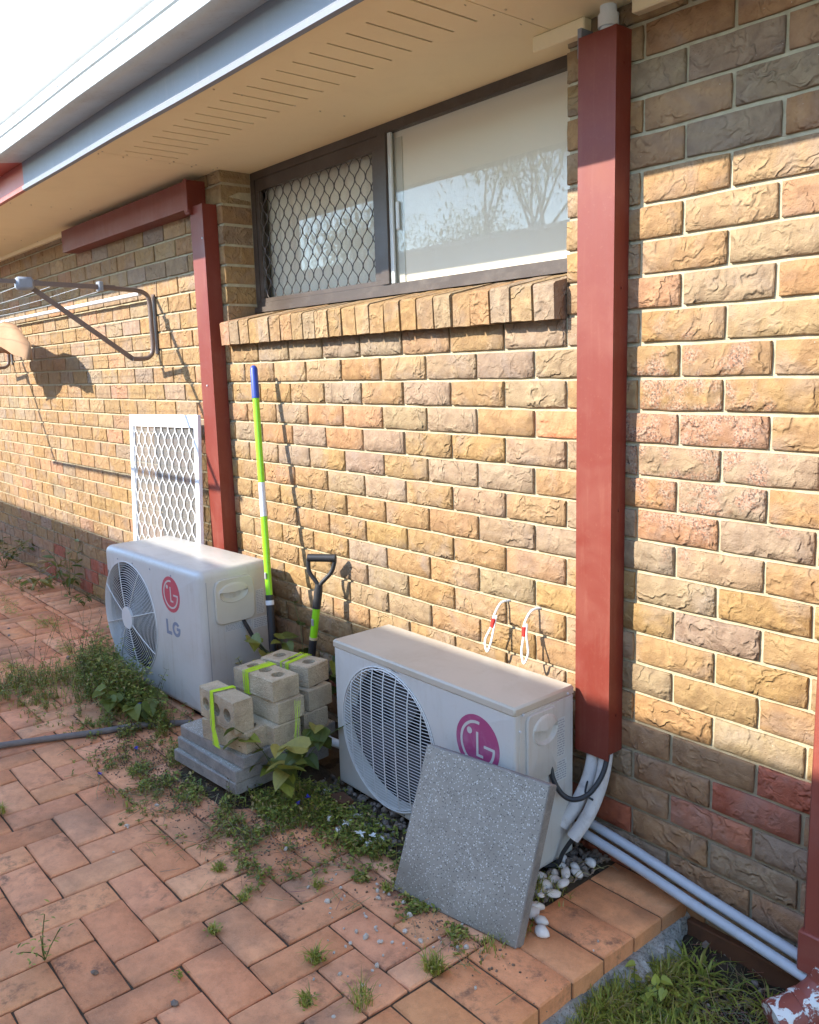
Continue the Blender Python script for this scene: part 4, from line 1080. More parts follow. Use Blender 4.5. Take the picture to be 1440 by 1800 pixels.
def block_mesh(w, d, h, seed):
    """concrete brick with three round holes through h (z); rough edges"""
    n = 16; m = MB(); hr = .0235; cxs = [w*.19, w*.5, w*.81]; r = random.Random(seed)
    xs_ = [0, w/3, 2*w/3, w]
    def edge(v, lim, c=.003): return min(max(v, c), lim-c)
    for zt, zo, sgn in ((h, h, 1), (0, 0, -1)):
        for q in range(3):
            x0, x1 = xs_[q], xs_[q+1]; cx, cy = cxs[q], d/2
            sq = []
            for k in range(n):
                a = 2*PI*k/n+PI/4; c, s = math.cos(a), math.sin(a); f = 1/max(abs(c), abs(s))
                X = (x0+x1)/2+c*f*(x1-x0)/2; Y = cy+s*f*d/2
                sq.append((edge(X, w), edge(Y, d), zt))
            ci = [(cx+hr*math.cos(2*PI*k/n+PI/4), cy+hr*math.sin(2*PI*k/n+PI/4), zt) for k in range(n)]
            m.add(sq+ci, [(k, (k+1) % n, n+(k+1) % n, n+k) for k in range(n)])
    for q in range(3):
        cx, cy = cxs[q], d/2
        V = [(cx+hr*math.cos(2*PI*k/n+PI/4), cy+hr*math.sin(2*PI*k/n+PI/4), z) for z in (0, h) for k in range(n)]
        m.add(V, [(k, n+k, n+(k+1) % n, (k+1) % n) for k in range(n)])
    c = .003
    lo = [(c, c), (w-c, c), (w-c, d-c), (c, d-c)]; hi = [(0, 0), (w, 0), (w, d), (0, d)]
    rings = [[(x, y, 0) for x, y in lo], [(x, y, c) for x, y in hi], [(x, y, h-c) for x, y in hi], [(x, y, h) for x, y in lo]]
    V = [p for R_ in rings for p in R_]
    m.add(V, [(k*4+i, k*4+(i+1) % 4, (k+1)*4+(i+1) % 4, (k+1)*4+i) for k in range(3) for i in range(4)])
    me = m.mesh('concrete_block'); me.materials.append(M['block']); return me
bm_ = block_mesh(.23, .11, .076, 1)
GZ = .1765
bks = [(-1.522, -.543, GZ, .06, 'concrete block at the bottom front of the right-hand pile, on the top slab'),
       (-1.540, -.424, GZ, .12, 'concrete block at the bottom back of the right-hand pile'),
       (-1.527, -.525, GZ+.0765, .085, 'middle front concrete block of the right-hand pile'),
       (-1.545, -.405, GZ+.0765, .16, 'middle back concrete block of the right-hand pile, string around its end'),
       (-1.540, -.535, GZ+.153, .093, 'top front concrete block of the pile with lime string across its holes'),
       (-1.562, -.413, GZ+.153, .262, 'top back concrete block of the pile nearest the shovel'),
       (-1.545, -.666, GZ, .192, 'flat concrete block alone at the front of the top slab, under the upright one')]
blocks = []
for x, y, z, a, lab in bks: blocks.append(tag(link('concrete_block', bm_, None, None, (x, y, z), a), lab, 'concrete block', 'concrete blocks with three holes'))
up_ = link('concrete_block', bm_); up_.matrix_world = Matrix.Translation((-1.563, -.660, GZ+.0765)) @ Matrix.Rotation(.025, 4, 'Z') @ Matrix.Translation((0, .076, 0)) @ Matrix.Rotation(R(90), 4, 'X')
tag(up_, 'concrete block standing on edge at the front with its holes facing out', 'concrete block', 'concrete blocks with three holes')
def string_wrap(label, mw, w, d, z0, z1, x, n, spread, slant=0):
    mb = MB()
    for k in range(n):
        xx = x+ru(-spread, spread); e = .0022; s = slant*ru(.3, 1.2)
        P = [(xx, -e, z0-e), (xx+s, -e-ru(0, .003), z1+e), (xx+s+ru(-.012, .012), d+e, z1+e+ru(0, .001)), (xx+ru(-.006, .006), d+e, z0-e)]
        P = [mw @ Vector(p) for p in P]; pts = []
        for a, b in zip(P, P[1:]+P[:1]):
            for i in range(4): pts.append(a+(b-a)*i/4)
        mb.tube(pts, .0011, 4, closed=True)
    return tag(mb.obj('string', M['string'], None, True), label, 'string', 'lime string wound round the blocks')
def mw(i): b = blocks[i]; return Matrix.Translation(b.location) @ Matrix.Rotation(b.rotation_euler.z, 4, 'Z')
string_wrap('lime string wound round the top front block of the pile', mw(4), .23, .11, 0, .076, .078, 13, .015)
string_wrap('lime string wound round the top back block of the pile', mw(5), .23, .11, 0, .076, .120, 13, .022)
string_wrap('lime string wound round the middle back block of the pile', mw(3), .23, .11, 0, .076, .085, 10, .016)
mb = MB()
for k in range(12):
    e = .0022; xx = .095+ru(-.013, .013); m_ = Matrix.Translation((-1.563, -.660, GZ+.0765)) @ Matrix.Rotation(.025, 4, 'Z')
    P = [(xx+.035+ru(-.02, .02), -.012-e, -.072), (xx+.010+ru(-.01, .01), -e-.008, .0), (xx, -e, .112+e), (xx+.012, .076+e, .112+e), (xx+.02, .078+e, .0)]
    P = [m_ @ Vector(p) for p in P]; pts = []
    for a, b in zip(P, P[1:]):
        for i in range(4): pts.append(a+(b-a)*i/4)
    mb.tube(pts+[P[-1]], .0013, 4)
tag(mb.obj('string', M['string'], None, True), 'lime string hanging over the upright front block', 'string', 'lime string wound round the blocks')
mb = MB()
for k in range(4):
    a = Vector((-1.275+ru(-.012, .012), -.44+ru(-.01, .01), .33)); mb.tube(bez([a, a+Vector((ru(0, .02), -.012, -.06)), a+Vector((ru(0, .03), -.02, -.12)), a+Vector((ru(0, .03), -.02, -.19+ru(-.02, .03)))], 5), .0009, 4)
tag(mb.obj('string', M['string'], None, True), 'loose thin ends of lime string hanging beside the pile', 'string', 'lime string wound round the blocks')

# ================================================================== SHOVEL AND POLE
T0 = Vector((-2.063, -.080, 1.455)); B0 = Vector((-1.815, -.205, .005))
pole = thing('extension_pole', 'long lime green pole with a blue grip leaning on the wall', 'pole', T0)
def seg(a, b): return [(B0-T0)*a, (B0-T0)*((a+b)/2), (B0-T0)*b]
MB().tube([(B0-T0)*(-.004), (B0-T0)*.0, (B0-T0)*.006, (B0-T0)*.088], [.006, .0125, .0155, .0158], 16).obj('grip', M['blue'], pole, True)
MB().tube(seg(.0882, .325), .0138, 14).obj('upper_tube', M['lime'], pole, True)
MB().tube(seg(.3252, .42), .0141, 14).obj('sticker', M['silver'], pole, True)
MB().tube(seg(.4202, .64), .0138, 14).obj('lower_tube', M['lime'], pole, True)
MB().tube(seg(.6402, .655), .0165, 14).obj('collar', M['rubber'], pole, True)
MB().tube(seg(.6552, .668), .0175, 14).obj('ring', M['silver'], pole, True)
MB().tube(seg(.6682, 1.0), .0160, 14).obj('base_tube', M['rubber'], pole, True)
MB().box(-.006, .006, -.003, .003, -.014, .014, .002, Matrix.Translation((B0-T0)*.585+Vector((.004, -.0145, 0)))).obj('maker_mark', M['ink'], pole)
ST = Vector((-1.632, -.095, .605)); SB = Vector((-1.700, -.155, .0))
sh = thing('shovel', 'short lime green shovel with a black D-shaped handle standing by the wall', 'shovel', ST)
ax = (SB-ST).normalized(); sd = Vector((.75, .60, 0)).normalized()
Lh = (SB-ST).length
top = -ax*.105
hp = bez([ax*.01, ax*-.012+sd*.012, ax*-.05+sd*.043, ax*-.085+sd*.052, ax*-.112+sd*.052], 6); hq = bez([ax*.01, ax*-.012-sd*.012, ax*-.05-sd*.043, ax*-.085-sd*.052, ax*-.112-sd*.052], 6)
m = MB(); m.tube(hp, .0085, 10); m.tube(hq, .0085, 10); m.tube([ax*-.110-sd*.058, ax*-.110-sd*.056, ax*-.110+sd*.056, ax*-.110+sd*.058], [.010, .0155, .0155, .010], 14); m.tube([ax*-.004, ax*.02, ax*.095], [.014, .017, .0165], 14)
m.obj('handle', M['rubber'], sh, True)
MB().tube([ax*.0955, ax*.215], .0150, 14).obj('shaft', M['lime'], sh, True); MB().tube([ax*.2155, ax*.225], .0165, 14).obj('ring', M['gold'], sh, True)
MB().tube([ax*.2255, ax*.36], .0155, 14).obj('lower_shaft', M['rubber'], sh, True)
bd = MB(); V = []; F = []
for i in range(9):
    for k in range(7):
        u = -1+2*k/6; t = i/8; wv = .075*(1-.75*max(0, t-.6)/.4*abs(u)**0) if t > .6 else .075
        q = ax*(.36+(Lh-.365)*t)+sd*u*wv+Vector((.22, .97, 0))*(.018*u*u-.01); V.append(tuple(q))
for i in range(8):
    for k in range(6): F.append((i*7+k, i*7+k+1, (i+1)*7+k+1, (i+1)*7+k))
bd.add(V, F); o = bd.obj('blade', M['rubber'], sh, True)
md = o.modifiers.new('s', 'SOLIDIFY'); md.thickness = .002
MB().box(-.006, .006, -.003, .003, -.014, .014, .002, Matrix.Translation(ax*.15+Vector((.004, -.0155, 0)))).obj('maker_mark', M['ink'], sh)

# ================================================================== WHITE SECURITY SCREEN leaning behind the left unit
sc = thing('security_screen', 'white framed diamond mesh screen leaning on the wall behind the left air conditioner', 'screen', (-3.315, -.165, .01)); 
SW, SH_ = .755, 1.225
sc.rotation_euler = (R(-3.2), R(-1.0), R(1.2))
MB().box(0, .038, -.010, .010, 0, SH_, .002).box(SW-.038, SW, -.010, .010, 0, SH_, .002).box(.0385, SW-.0385, -.009, .009, SH_-.062, SH_-.0005, .002).box(.0385, SW-.0385, -.009, .009, .0005, .05, .002).obj('frame', M['screen_white'], sc)
grille(.040, SW-.040, .05, SH_-.062, -.002, .0375, .120, .0023).obj('diamond_mesh', M['screen_white'], sc)
MB().box(.0395, SW-.0395, .004, .0045, .051, SH_-.063).obj('insect_mesh', M['flymesh'], sc)

# ================================================================== CLOTHESLINE
cl = thing('clothesline', 'brown fold-out wall clothesline with grey hubs and thin lines', 'clothesline', (-3.16, 0, 1.52))
AX = (0, -2.52)
def boxtube(mb, a, b, w, hgt):
    a = Vector(a); b = Vector(b); t = (b-a).normalized(); u = Vector((0, 0, 1)).cross(t)
    if u.length < .1: u = Vector((1, 0, 0)).cross(t)
    u.normalize(); v = t.cross(u); V = [p+u*sx_*w/2+v*sz_*hgt/2 for p in (a, b) for sx_, sz_ in ((-1, -1), (1, -1), (1, 1), (-1, 1))]
    mb.add(V, [(0, 1, 2, 3), (7, 6, 5, 4), (0, 4, 5, 1), (1, 5, 6, 2), (2, 6, 7, 3), (3, 7, 4, 0)])
for q, x in enumerate(AX):
    br = MB(); br.tube(bez([(x, -.30, .345), (x, -.12, .338), (x, -.050, .325), (x, -.026, .285), (x, -.024, .17), (x, -.026, .045), (x, -.050, .006), (x, -.09, -.002), (x, -.135, -.002)], 6), .0115, 12)
    br.obj('bracket', M['line_brown'], cl, True)
    wp = MB().box(x-.016, x+.016, -.008, -.001, .02, .32, .002).obj('wall_plate', M['line_brown'], cl)
    a = MB(); boxtube(a, (x, -.20, .345), (x, -.62, .352), .018, .022); boxtube(a, (x, -.56, .356), (x, -1.50, .362), .016, .019); a.obj('arm', M['line_brown'], cl)
    s_ = MB(); boxtube(s_, (x-.018, -.125, -.004), (x-.018, -.60, .340), .006, .024); s_.obj('strut', M['line_brown'], cl)
    MB().box(x-.030, x+.022, -.665, -.585, .318, .378, .012).obj('hub', M['line_grey'], cl, True)
    MB().box(x-.022, x+.022, -.285, -.262, .325, .372, .004).obj('clamp', M['line_grey'], cl)
MB().tube([(AX[1]-.05, -1.50, .362), (.05, -1.50, .362)], .013, 10).obj('front_bar', M['line_brown'], cl, True)
MB().tube([(AX[1]-.02, -.055, .325), (-.04, -.055, .325)], .011, 10).obj('back_bar', M['pvc_white'], cl, True)
for k, yy in enumerate((-.20, -.34, -.48, -.62, -.76, -.90, -1.04, -1.17)):
    sag = .02; MB().tube([(AX[1], yy, .350), (AX[1]*.75, yy, .350-sag*.75), (AX[1]*.5, yy, .350-sag), (AX[1]*.25, yy, .350-sag*.75), (0, yy, .350)], .0011, 5).obj('line', M['wire'], cl)
# brown canvas hat/cover hanging off the line
outl = [(-4.25, 1.535), (-4.285, 1.645), (-4.38, 1.715), (-4.52, 1.765), (-4.72, 1.795), (-4.83, 1.785), (-4.90, 1.80), (-5.15, 1.86), (-5.36, 1.88), (-5.42, 1.80), (-5.45, 1.72), (-5.37, 1.66), (-5.33, 1.60), (-5.20, 1.575), (-5.16, 1.49), (-5.10, 1.55), (-5.05, 1.485), (-4.98, 1.56), (-4.85, 1.60), (-4.70, 1.60), (-4.64, 1.585), (-4.52, 1.60), (-4.38, 1.575)]
V = []; F = []; cxh, czh = -4.8, 1.70; nr = 7; n = len(outl)
for k in range(nr+1):
    s = k/nr
    for (x, z) in outl:
        X = cxh+(x-cxh)*s; Z = czh+(z-czh)*s; V.append((X, -.30-.10*(1-s*s)+.012*math.sin(X*26), Z))
for k in range(nr):
    for i in range(n): j = (i+1) % n; F.append((k*n+i, k*n+j, (k+1)*n+j, (k+1)*n+i))
hat = MB(); hat.add(V, F); ho = hat.obj('canvas_cover', M['canvas'], None, True); md = ho.modifiers.new('s', 'SOLIDIFY'); md.thickness = .004
tag(ho, 'brown canvas cover hanging from the clothesline at the left edge', 'canvas')

# ================================================================== POLE ON THE GROUND, PEBBLES
tag(MB().tube(bez([(-2.50, -1.42, .013), (-2.36, -1.06, .014), (-2.25, -.80, .012), (-2.17, -.62, .016), (-2.06, -.47, .014)], 5), .0125, 10).obj('pole', M['hose'], None, True), 'weathered grey pole lying on the pavers among the weeds', 'pole')
def stone(r0, sx_, sy_, sz_, seed):
    import bmesh
    b = bmesh.new(); bmesh.ops.create_icosphere(b, subdivisions=2, radius=1)
    rr = random.Random(seed); off = Vector((rr.uniform(0, 50), 0, 0))
    for v in b.verts:
        k = 1+.34*mn.noise(v.co*1.1+off); v.co = Vector((v.co.x*r0*sx_*k, v.co.y*r0*sy_*k, v.co.z*r0*sz_*k))
    me = bpy.data.meshes.new('stone'); b.to_mesh(me); b.free(); me.polygons.foreach_set('use_smooth', [True]*len(me.polygons)); return me
pm = [stone(.017, 1.25, .85, .6, i) for i in range(5)]
for m_ in pm: m_.materials.append(M['pebble'])
peb = [(-.215, -.412), (-.245, -.380), (-.292, -.345), (-.305, -.312), (-.300, -.27), (-.335, -.25), (-.34, -.215), (-.300, -.225), (-.36, -.19), (-.375, -.235), (-.345, -.165), (-.325, -.185), (-.37, -.15), (-.34, -.125), (-.315, -.145), (-.385, -.27), (-.36, -.30), (-.33, -.285), (-.395, -.32), (-.31, -.09), (-.40, -.115), (-.28, -.37),
       (-1.08, -.46), (-1.02, -.50), (-1.11, -.50), (-.98, -.47), (-1.05, -.40), (-.95, -.52), (-.93, -.44), (-.88, -.47), (-1.15, -.44), (-.86, -.51), (-.99, -.42), (-.90, -.40), (-.83, -.45), (-.82, -.50), (-1.19, -.40), (-1.14, -.39)]
for i, (x, y) in enumerate(peb):
    near = x > -.5
    o = link('pebble', pm[i % 5], None, None, (x, y, (.010 if near else .012)+(.012 if i % 4 == 3 else 0)), ru(0, 6)); s = ru(.6, 1.2); o.scale = (s*ru(.85, 1.2), s, s*ru(.8, 1.1))
    o.rotation_euler = (ru(-.5, .5), ru(-.4, .4), ru(0, 6.3))
    if i in (0, 1): lab = ['white pebble lying out on the edge pavers, nearest the camera', 'white pebble on the edge pavers just behind the nearest one'][i]; tag(o, lab, 'pebble', 'white pebbles')
    elif near: tag(o, 'smooth white pebble in the bed between the leaning slab and the edge pavers', 'pebble', 'white pebbles by the edge pavers')
    else: tag(o, 'smooth white pebble among the weeds below the right air conditioner fan', 'pebble', 'white pebbles below the fan')
# broken red tile by the pebbles
tag(link('tile_shard', MB().add([(0, 0, 0), (.085, .012, 0), (.09, .05, 0), (.02, .058, 0), (0, 0, .012), (.085, .012, .012), (.09, .05, .012), (.02, .058, .012)], [(3, 2, 1, 0), (4, 5, 6, 7), (0, 1, 5, 4), (1, 2, 6, 5), (2, 3, 7, 6), (3, 0, 4, 7)]).mesh('tile_shard'), M['timber'], None, (-1.12, -.45, .035)), 'broken reddish tile lying on the white pebbles', 'tile')
def scatter(name, pts, r, mat, label=None, seed=1):
    import bmesh
    base = stone(1, 1.1, .9, .7, seed); bv = [v.co.copy() for v in base.vertices]; bf = [tuple(p.vertices) for p in base.polygons]
    b = bmesh.new(); bmesh.ops.create_icosphere(b, subdivisions=1, radius=1); bv = [v.co.copy() for v in b.verts]; bf = [tuple(v.index for v in f.verts) for f in b.faces]; b.free()
    V = []; F = []
    for (x, y, z) in pts:
        s = r*random.choice([.5, .7, .8, 1, 1.4]); q = Quaternion((ru(-1, 1), ru(-1, 1), ru(-1, 1), ru(-1, 1))); q.normalize(); n = len(V); sc_ = Vector((ru(.7, 1.3), ru(.7, 1.2), ru(.5, .9)))
        for v in bv: w_ = q @ Vector((v.x*sc_.x*s*ru(.85, 1.1), v.y*sc_.y*s, v.z*sc_.z*s)); V.append((x+w_.x, y+w_.y, z+w_.z+s*.25))
        F += [tuple(i+n for i in f) for f in bf]
    o = link(name, npmesh(name, V, F), mat); return tag(o, label, kind='stuff')
scatter('gravel', [(ru(-.50, -.10 if False else -.30), ru(-.40, -.01), .0) for _ in range(420)]+[(ru(-1.3, -.75), ru(-.5, -.3), .0) for _ in range(300)]+[(ru(-.05, .35), ru(-.5, 0), -.10) for _ in range(60)], .009, M['gravel'], 'brown gravel in the bed beside the wall')
scatter('soil_crumbs', [(random.gauss(cx, a), random.gauss(cy, b), .0) for cx, cy, a, b, n in ((-1.5, -.74, .28, .06, 900), (-1.15, -.60, .14, .08, 700), (-1.95, -.72, .16, .08, 500), (-.5, -.58, .18, .03, 250), (-2.5, -.6, .3, .08, 500)) for _ in range(n)], .0032, M['crumb'], 'brown soil crumbs scattered among the weeds')
cp = []
for cx, cy, sx_, sy_, n in ((-.55, -.62, .22, .07, 34), (-.45, -.75, .12, .09, 26), (-.62, -.78, .14, .07, 16), (-.35, -.62, .07, .08, 20), (-.70, -.68, .08, .04, 10), (-.5, -.9, .15, .1, 8), (-1.5, -.9, .4, .15, 8), (-.08, -.3, .04, .2, 4)):
    cp += [(random.gauss(cx, sx_*.6), random.gauss(cy, sy_*.6), .001) for _ in range(int(n*.65))]
scatter('stone_chips', cp, .0058, M['chip'], 'small pale stone chips scattered over the pavers')
dk = [(-4.1, -.62), (-3.95, -.66), (-4.3, -.7), (-3.75, -.82), (-3.6, -.6), (-3.3, -.55), (-4.6, -.75), (-3.9, -.9), (-3.1, -1.0), (-2.4, -1.1), (-.62, -1.22), (-.85, -1.32)]
scatter('clods', [(x, y, .002) for x, y in dk], .010, M['gravel'], 'dark clods and droppings on the pavers')

# ================================================================== WEEDS
def mat_patch(name, label, spots, hmul=1.0):
    """spots: (cx, cy, sx, sy, n, h, kind)"""
    f = Fol()
    for cx, cy, sx_, sy_, n, h, kd in spots:
        for _ in range(int(n*(.5 if h < .05 else .8)) if kd == 'mix' else n):
            x = random.gauss(cx, sx_); y = random.gauss(cy, sy_)
            if y > -.02: y = -.02-ru(0, .05)
            if cx > -.055 and x < -.040: x = -.040+ru(0, .04)
            if kd in ('mix', 'dry') and x < -.06 and h < .12 and mn.noise(Vector((x*13, y*13, 2.2)))+.35*mn.noise(Vector((x*40, y*40, 1))) < (.03 if h < .06 else -.12): continue
            z = 0 if x < -.055 else -.108
            fall = math.exp(-(((x-cx)/sx_)**2+((y-cy)/sy_)**2)/3)
            hh = h*hmul*(.35+.8*fall)*ru(.6, 1.2)
            t = random.random()
            if kd == 'grass' or (kd == 'mix' and t < .35):
                for _k in range(3): f.blade((x+ru(-.006, .006), y+ru(-.006, .006), z), ru(0, 6.3), hh*ru(.7, 1.2), ru(.0022, .004), ru(.2, .9), green(1, 1) if t > .08 else STRAW)
            elif kd == 'moss':
                for _k in range(3): f.leaf((x+ru(-.008, .008), y+ru(-.008, .008), z+ru(.002, hh)), ru(0, 6.3), ru(-.2, .7), ru(.005, .011), .006, green(1.25, 1))
            elif kd == 'dry':
                a = ru(0, 6.3); L = ru(.02, .07); f.stem((x, y, z+ru(.002, .012)), (x+L*math.cos(a), y+L*math.sin(a), z+ru(.004, .025)), .0009, tuple(v*ru(.5, 1.1) for v in STRAW))
            else:
                # little branching weed
                tip = Vector((x+ru(-.3, .3)*hh, y+ru(-.3, .3)*hh, z+hh)); b0 = Vector((x, y, z)); f.stem(b0, tip, .0010, green(.8, 2))
                for _k in range(int(4+hh*55)):
                    s = ru(.15, 1.0); p = b0+(tip-b0)*s; q = p+Vector((ru(-1, 1), ru(-1, 1), ru(-.1, .7)))*hh*.20*ru(.3, 1); k9 = 1.0 if h < .1 else 1.35; f.leaf(q, ru(0, 6.3), ru(-.4, .6), ru(.008, .019)*k9, ru(.005, .010)*k9, green(1))
    o = f.obj(name); tag(o, label, kind='stuff'); return o
mat_patch('weeds', 'mass of weeds round the base of the left air conditioner', [
    (-2.62, -.59, .20, .045, 420, .15, 'mix'), (-2.45, -.57, .18, .03, 130, .19, 'herb'), (-2.78, -.57, .14, .03, 90, .22, 'herb'), (-3.05, -1.0, .12, .08, 420, .045, 'mix'), (-2.25, -.74, .14, .06, 420, .03, 'mix'), (-2.7, -.86, .2, .06, 300, .03, 'mix'), (-2.85, -.72, .20, .10, 520, .09, 'mix'), (-2.30, -.56, .15, .045, 420, .09, 'mix'), (-2.75, -.56, .14, .03, 240, .17, 'herb'),
    (-2.40, -.58, .10, .03, 160, .16, 'herb'), (-3.0, -.88, .14, .09, 420, .06, 'mix'), (-2.12, -.55, .07, .05, 300, .055, 'mix'), (-2.55, -.72, .25, .07, 500, .035, 'mix'), (-2.2, -.66, .10, .06, 350, .03, 'mix')])
mat_patch('weeds', 'low mat of weeds and dry runners spreading in front of the slab stack', [
    (-1.95, -.80, .17, .07, 520, .030, 'mix'), (-1.72, -.80, .12, .045, 430, .032, 'mix'), (-1.45, -.74, .15, .04, 460, .035, 'mix'), (-1.25, -.62, .10, .07, 500, .05, 'mix'), (-1.18, -.50, .06, .06, 340, .07, 'mix'),
    (-1.12, -.72, .16, .06, 360, .030, 'mix'), (-1.35, -.86, .12, .03, 90, .02, 'mix'), (-1.6, -.93, .15, .03, 120, .02, 'mix'), (-1.0, -.80, .07, .03, 140, .022, 'mix'), (-1.5, -.78, .3, .08, 900, .02, 'dry'), (-1.1, -.68, .2, .08, 700, .02, 'dry'), (-1.85, -.75, .2, .10, 500, .02, 'dry'), (-1.8, -.62, .05, .08, 200, .06, 'mix')])
mat_patch('clover', 'green clover and creeping weeds under the right air conditioner fan', [
    (-1.02, -.46, .10, .05, 240, .045, 'herb'), (-.86, -.50, .08, .04, 200, .045, 'herb'), (-.76, -.53, .05, .03, 170, .04, 'mix'), (-1.12, -.52, .06, .05, 220, .05, 'mix'), (-.92, -.60, .08, .03, 120, .02, 'mix'), (-.70, -.60, .05, .02, 100, .02, 'mix')])
mat_patch('weeds', 'low weeds along the foot of the leaning slab', [
    (-.50, -.575, .10, .018, 240, .018, 'mix'), (-.33, -.575, .06, .02, 160, .022, 'mix'), (-.60, -.62, .05, .02, 80, .016, 'mix'), (-.27, -.50, .02, .06, 70, .03, 'grass'), (-.33, -.30, .03, .10, 60, .05, 'grass'), (-.4, -.6, .12, .03, 120, .02, 'dry')])
mat_patch('grass', 'green grass and clover on the soil in the bottom right corner', [
    (.10, -.42, .09, .13, 420, .06, 'grass'), (.03, -.62, .05, .12, 420, .055, 'grass'), (-.01, -.42, .02, .10, 420, .075, 'grass'), (-.015, -.62, .02, .12, 420, .06, 'grass'), (.22, -.34, .10, .08, 200, .045, 'grass'), (.14, -.62, .10, .10, 350, .055, 'grass'), (.01, -.22, .03, .08, 160, .06, 'grass'), (.05, -.30, .06, .10, 200, .035, 'herb'),
    (.16, -.20, .10, .07, 240, .022, 'dry'), (.18, -.14, .10, .05, 60, .03, 'grass'), (.30, -.6, .12, .15, 900, .06, 'grass'), (.1, -.40, .12, .2, 700, .03, 'dry')])
mat_patch('moss', 'bright moss and low weeds growing in the paver joints at the left', [
    (-4.05, -.42, .10, .035, 160, .015, 'moss'), (-3.42, -.50, .10, .02, 120, .012, 'moss'), (-3.35, -.80, .07, .025, 130, .014, 'moss'), (-3.15, -.40, .12, .03, 160, .018, 'moss'), (-3.3, -1.05, .05, .02, 70, .01, 'moss'), (-4.5, -.5, .08, .02, 60, .012, 'moss'),
    (-2.9, -1.10, .05, .02, 60, .01, 'moss'), (-4.9, -.45, .2, .03, 100, .012, 'moss'), (-5.2, -.25, .25, .04, 220, .03, 'mix'), (-3.0, -.6, .12, .05, 200, .03, 'moss')])
f = Fol()
for _ in range(34):
    cx = ru(-.03, .30); cy = ru(-.85, -.26) if random.random() < .8 else ru(-.26, -.12)
    n_ = random.randrange(6, 12); a0 = ru(0, 6.3)
    for k in range(n_):
        a = a0+2*PI*k/n_+ru(-.35, .35); f.blade((cx+.006*math.cos(a), cy+.006*math.sin(a), -.106), a, ru(.045, .085), ru(.0055, .009), ru(.7, 1.5), green(.85, 1))
tag(f.obj('broad_grass'), 'broad bladed grass rosettes on the soil in the bottom right corner', kind='stuff')
def plant(name, label, x, y, z0, n, h, sp, Ls, mat_k=1.0, heart=True, cat='plant', group=None, stems=5, individual=True):
    t_ = thing(name, label, cat, (x, y, z0), 0, group); st = Fol(); lv = []
    for s in range(stems):
        a = 2*PI*s/stems+ru(-.4, .4); p = Vector((0, 0, 0)); d = Vector((math.cos(a)*.35, math.sin(a)*.35, 1)).normalized(); L = h*ru(.6, 1.0); k_ = 5
        for i in range(k_):
            d = (d+Vector((ru(-.2, .2)+math.cos(a)*sp, ru(-.2, .2)+math.sin(a)*sp, -.03*i))).normalized(); q = p+d*L/k_; st.stem(p, q, .0018, (.10, .14, .04)); p = q
            if i >= 1: lv.append((p.copy(), a+ru(-1.6, 1.6)))
    for _ in range(max(0, n-len(lv))):
        p, a = random.choice(lv); lv.append((p+Vector((ru(-.02, .02), ru(-.02, .02), ru(-.03, .02))), ru(0, 6.3)))
    st.obj('stem', t_)
    if individual:
        ms = []
        for q in range(5):
            f = Fol(); f.leaf((0, 0, 0), 0, -.15+.12*q, 1, .82 if heart else .36, green(mat_k), heart); me = npmesh('leaf', f.V, f.F, f.C); me.materials.append(M['leaf']); ms.append(me)
        for p, a in lv[:n]:
            o = link('leaf', random.choice(ms), None, t_, tuple(p)); o.rotation_euler = (ru(-.5, .5), ru(-.3, .7), a); s = Ls*ru(.6, 1.15); o.scale = (s, s, s)
    else:
        f = Fol()
        for p, a in lv[:n]: f.leaf(p, a, ru(-.4, .5), Ls*ru(.6, 1.2), Ls*(.75 if heart else .35), green(mat_k), heart)
        f.obj('foliage', t_)
    return t_
plant('leafy_weed', 'leafy green weed with heart-shaped leaves between the block pile and the right unit', -1.275, -.49, .0, 64, .40, .07, .078, .85, stems=10)
plant('leafy_weed', 'leafy green weed climbing behind the pile near the shovel', -1.70, -.13, .0, 50, .56, .04, .075, .8, stems=9)
plant('leafy_weed', 'broad leafed weed in front of the left air conditioner', -2.30, -.62, .0, 34, .20, .12, .075, .85, stems=7, heart=True)
plant('leafy_weed', 'small round leafed weed on the soil against the concrete edge', .02, -.33, -.10, 12, .10, .10, .034, 1.25, stems=5)
plant('leafy_weed', 'taller of the leafy weeds against the wall beyond the left air conditioner', -4.62, -.09, .0, 46, .42, .05, .085, .75, heart=False, stems=5)
plant('leafy_weed', 'low leafy weed on the pavers left of the tall wall weed', -4.98, -.16, .0, 28, .18, .2, .10, .75, heart=False, stems=7)
plant('leafy_weed', 'bushy weed at the wall foot on the left edge of the picture', -5.85, -.16, .0, 120, .40, .18, .07, .7, heart=False, stems=12, individual=False)
plant('leafy_weed', 'little weed in the paver corner beside the left unit', -4.28, -.12, .0, 22, .12, .2, .05, .7, heart=False, stems=6)
plant('leafy_weed', 'small vine shoot drooping over the cable of the left unit', -1.975, -.26, .20, 8, .16, .12, .05, 1.4, stems=2)
# wispy seed stems
def wisps(name, label, spots):
    f = Fol()
    for x, y, h, n in spots:
        for _ in range(n):
            p = Vector((x+ru(-.05, .05), y+ru(-.05, .05), 0)); d = Vector((ru(-.5, .5), ru(-.4, .4), 1)).normalized(); L = h*ru(.6, 1.1)
            for i in range(6):
                d = (d+Vector((ru(-.18, .18), ru(-.18, .18), ru(-.05, .05)))).normalized(); q = p+d*L/6; f.stem(p, q, .0010, (.10, .105, .04)); 
                if i > 1:
                    e = q+Vector((ru(-1, 1), ru(-1, 1), ru(.1, 1)))*L*.10; f.stem(q, e, .0007, (.10, .10, .04)); 
                    if random.random() < .7: f.leaf(e, ru(0, 6.3), ru(.3, 1.3), .010, .005, (.07, .05, .03))
                    else: f.leaf(q, ru(0, 6.3), ru(-.2, .6), .022, .009, green(1))
                p = q
    o = f.obj(name); tag(o, label, kind='stuff'); return o
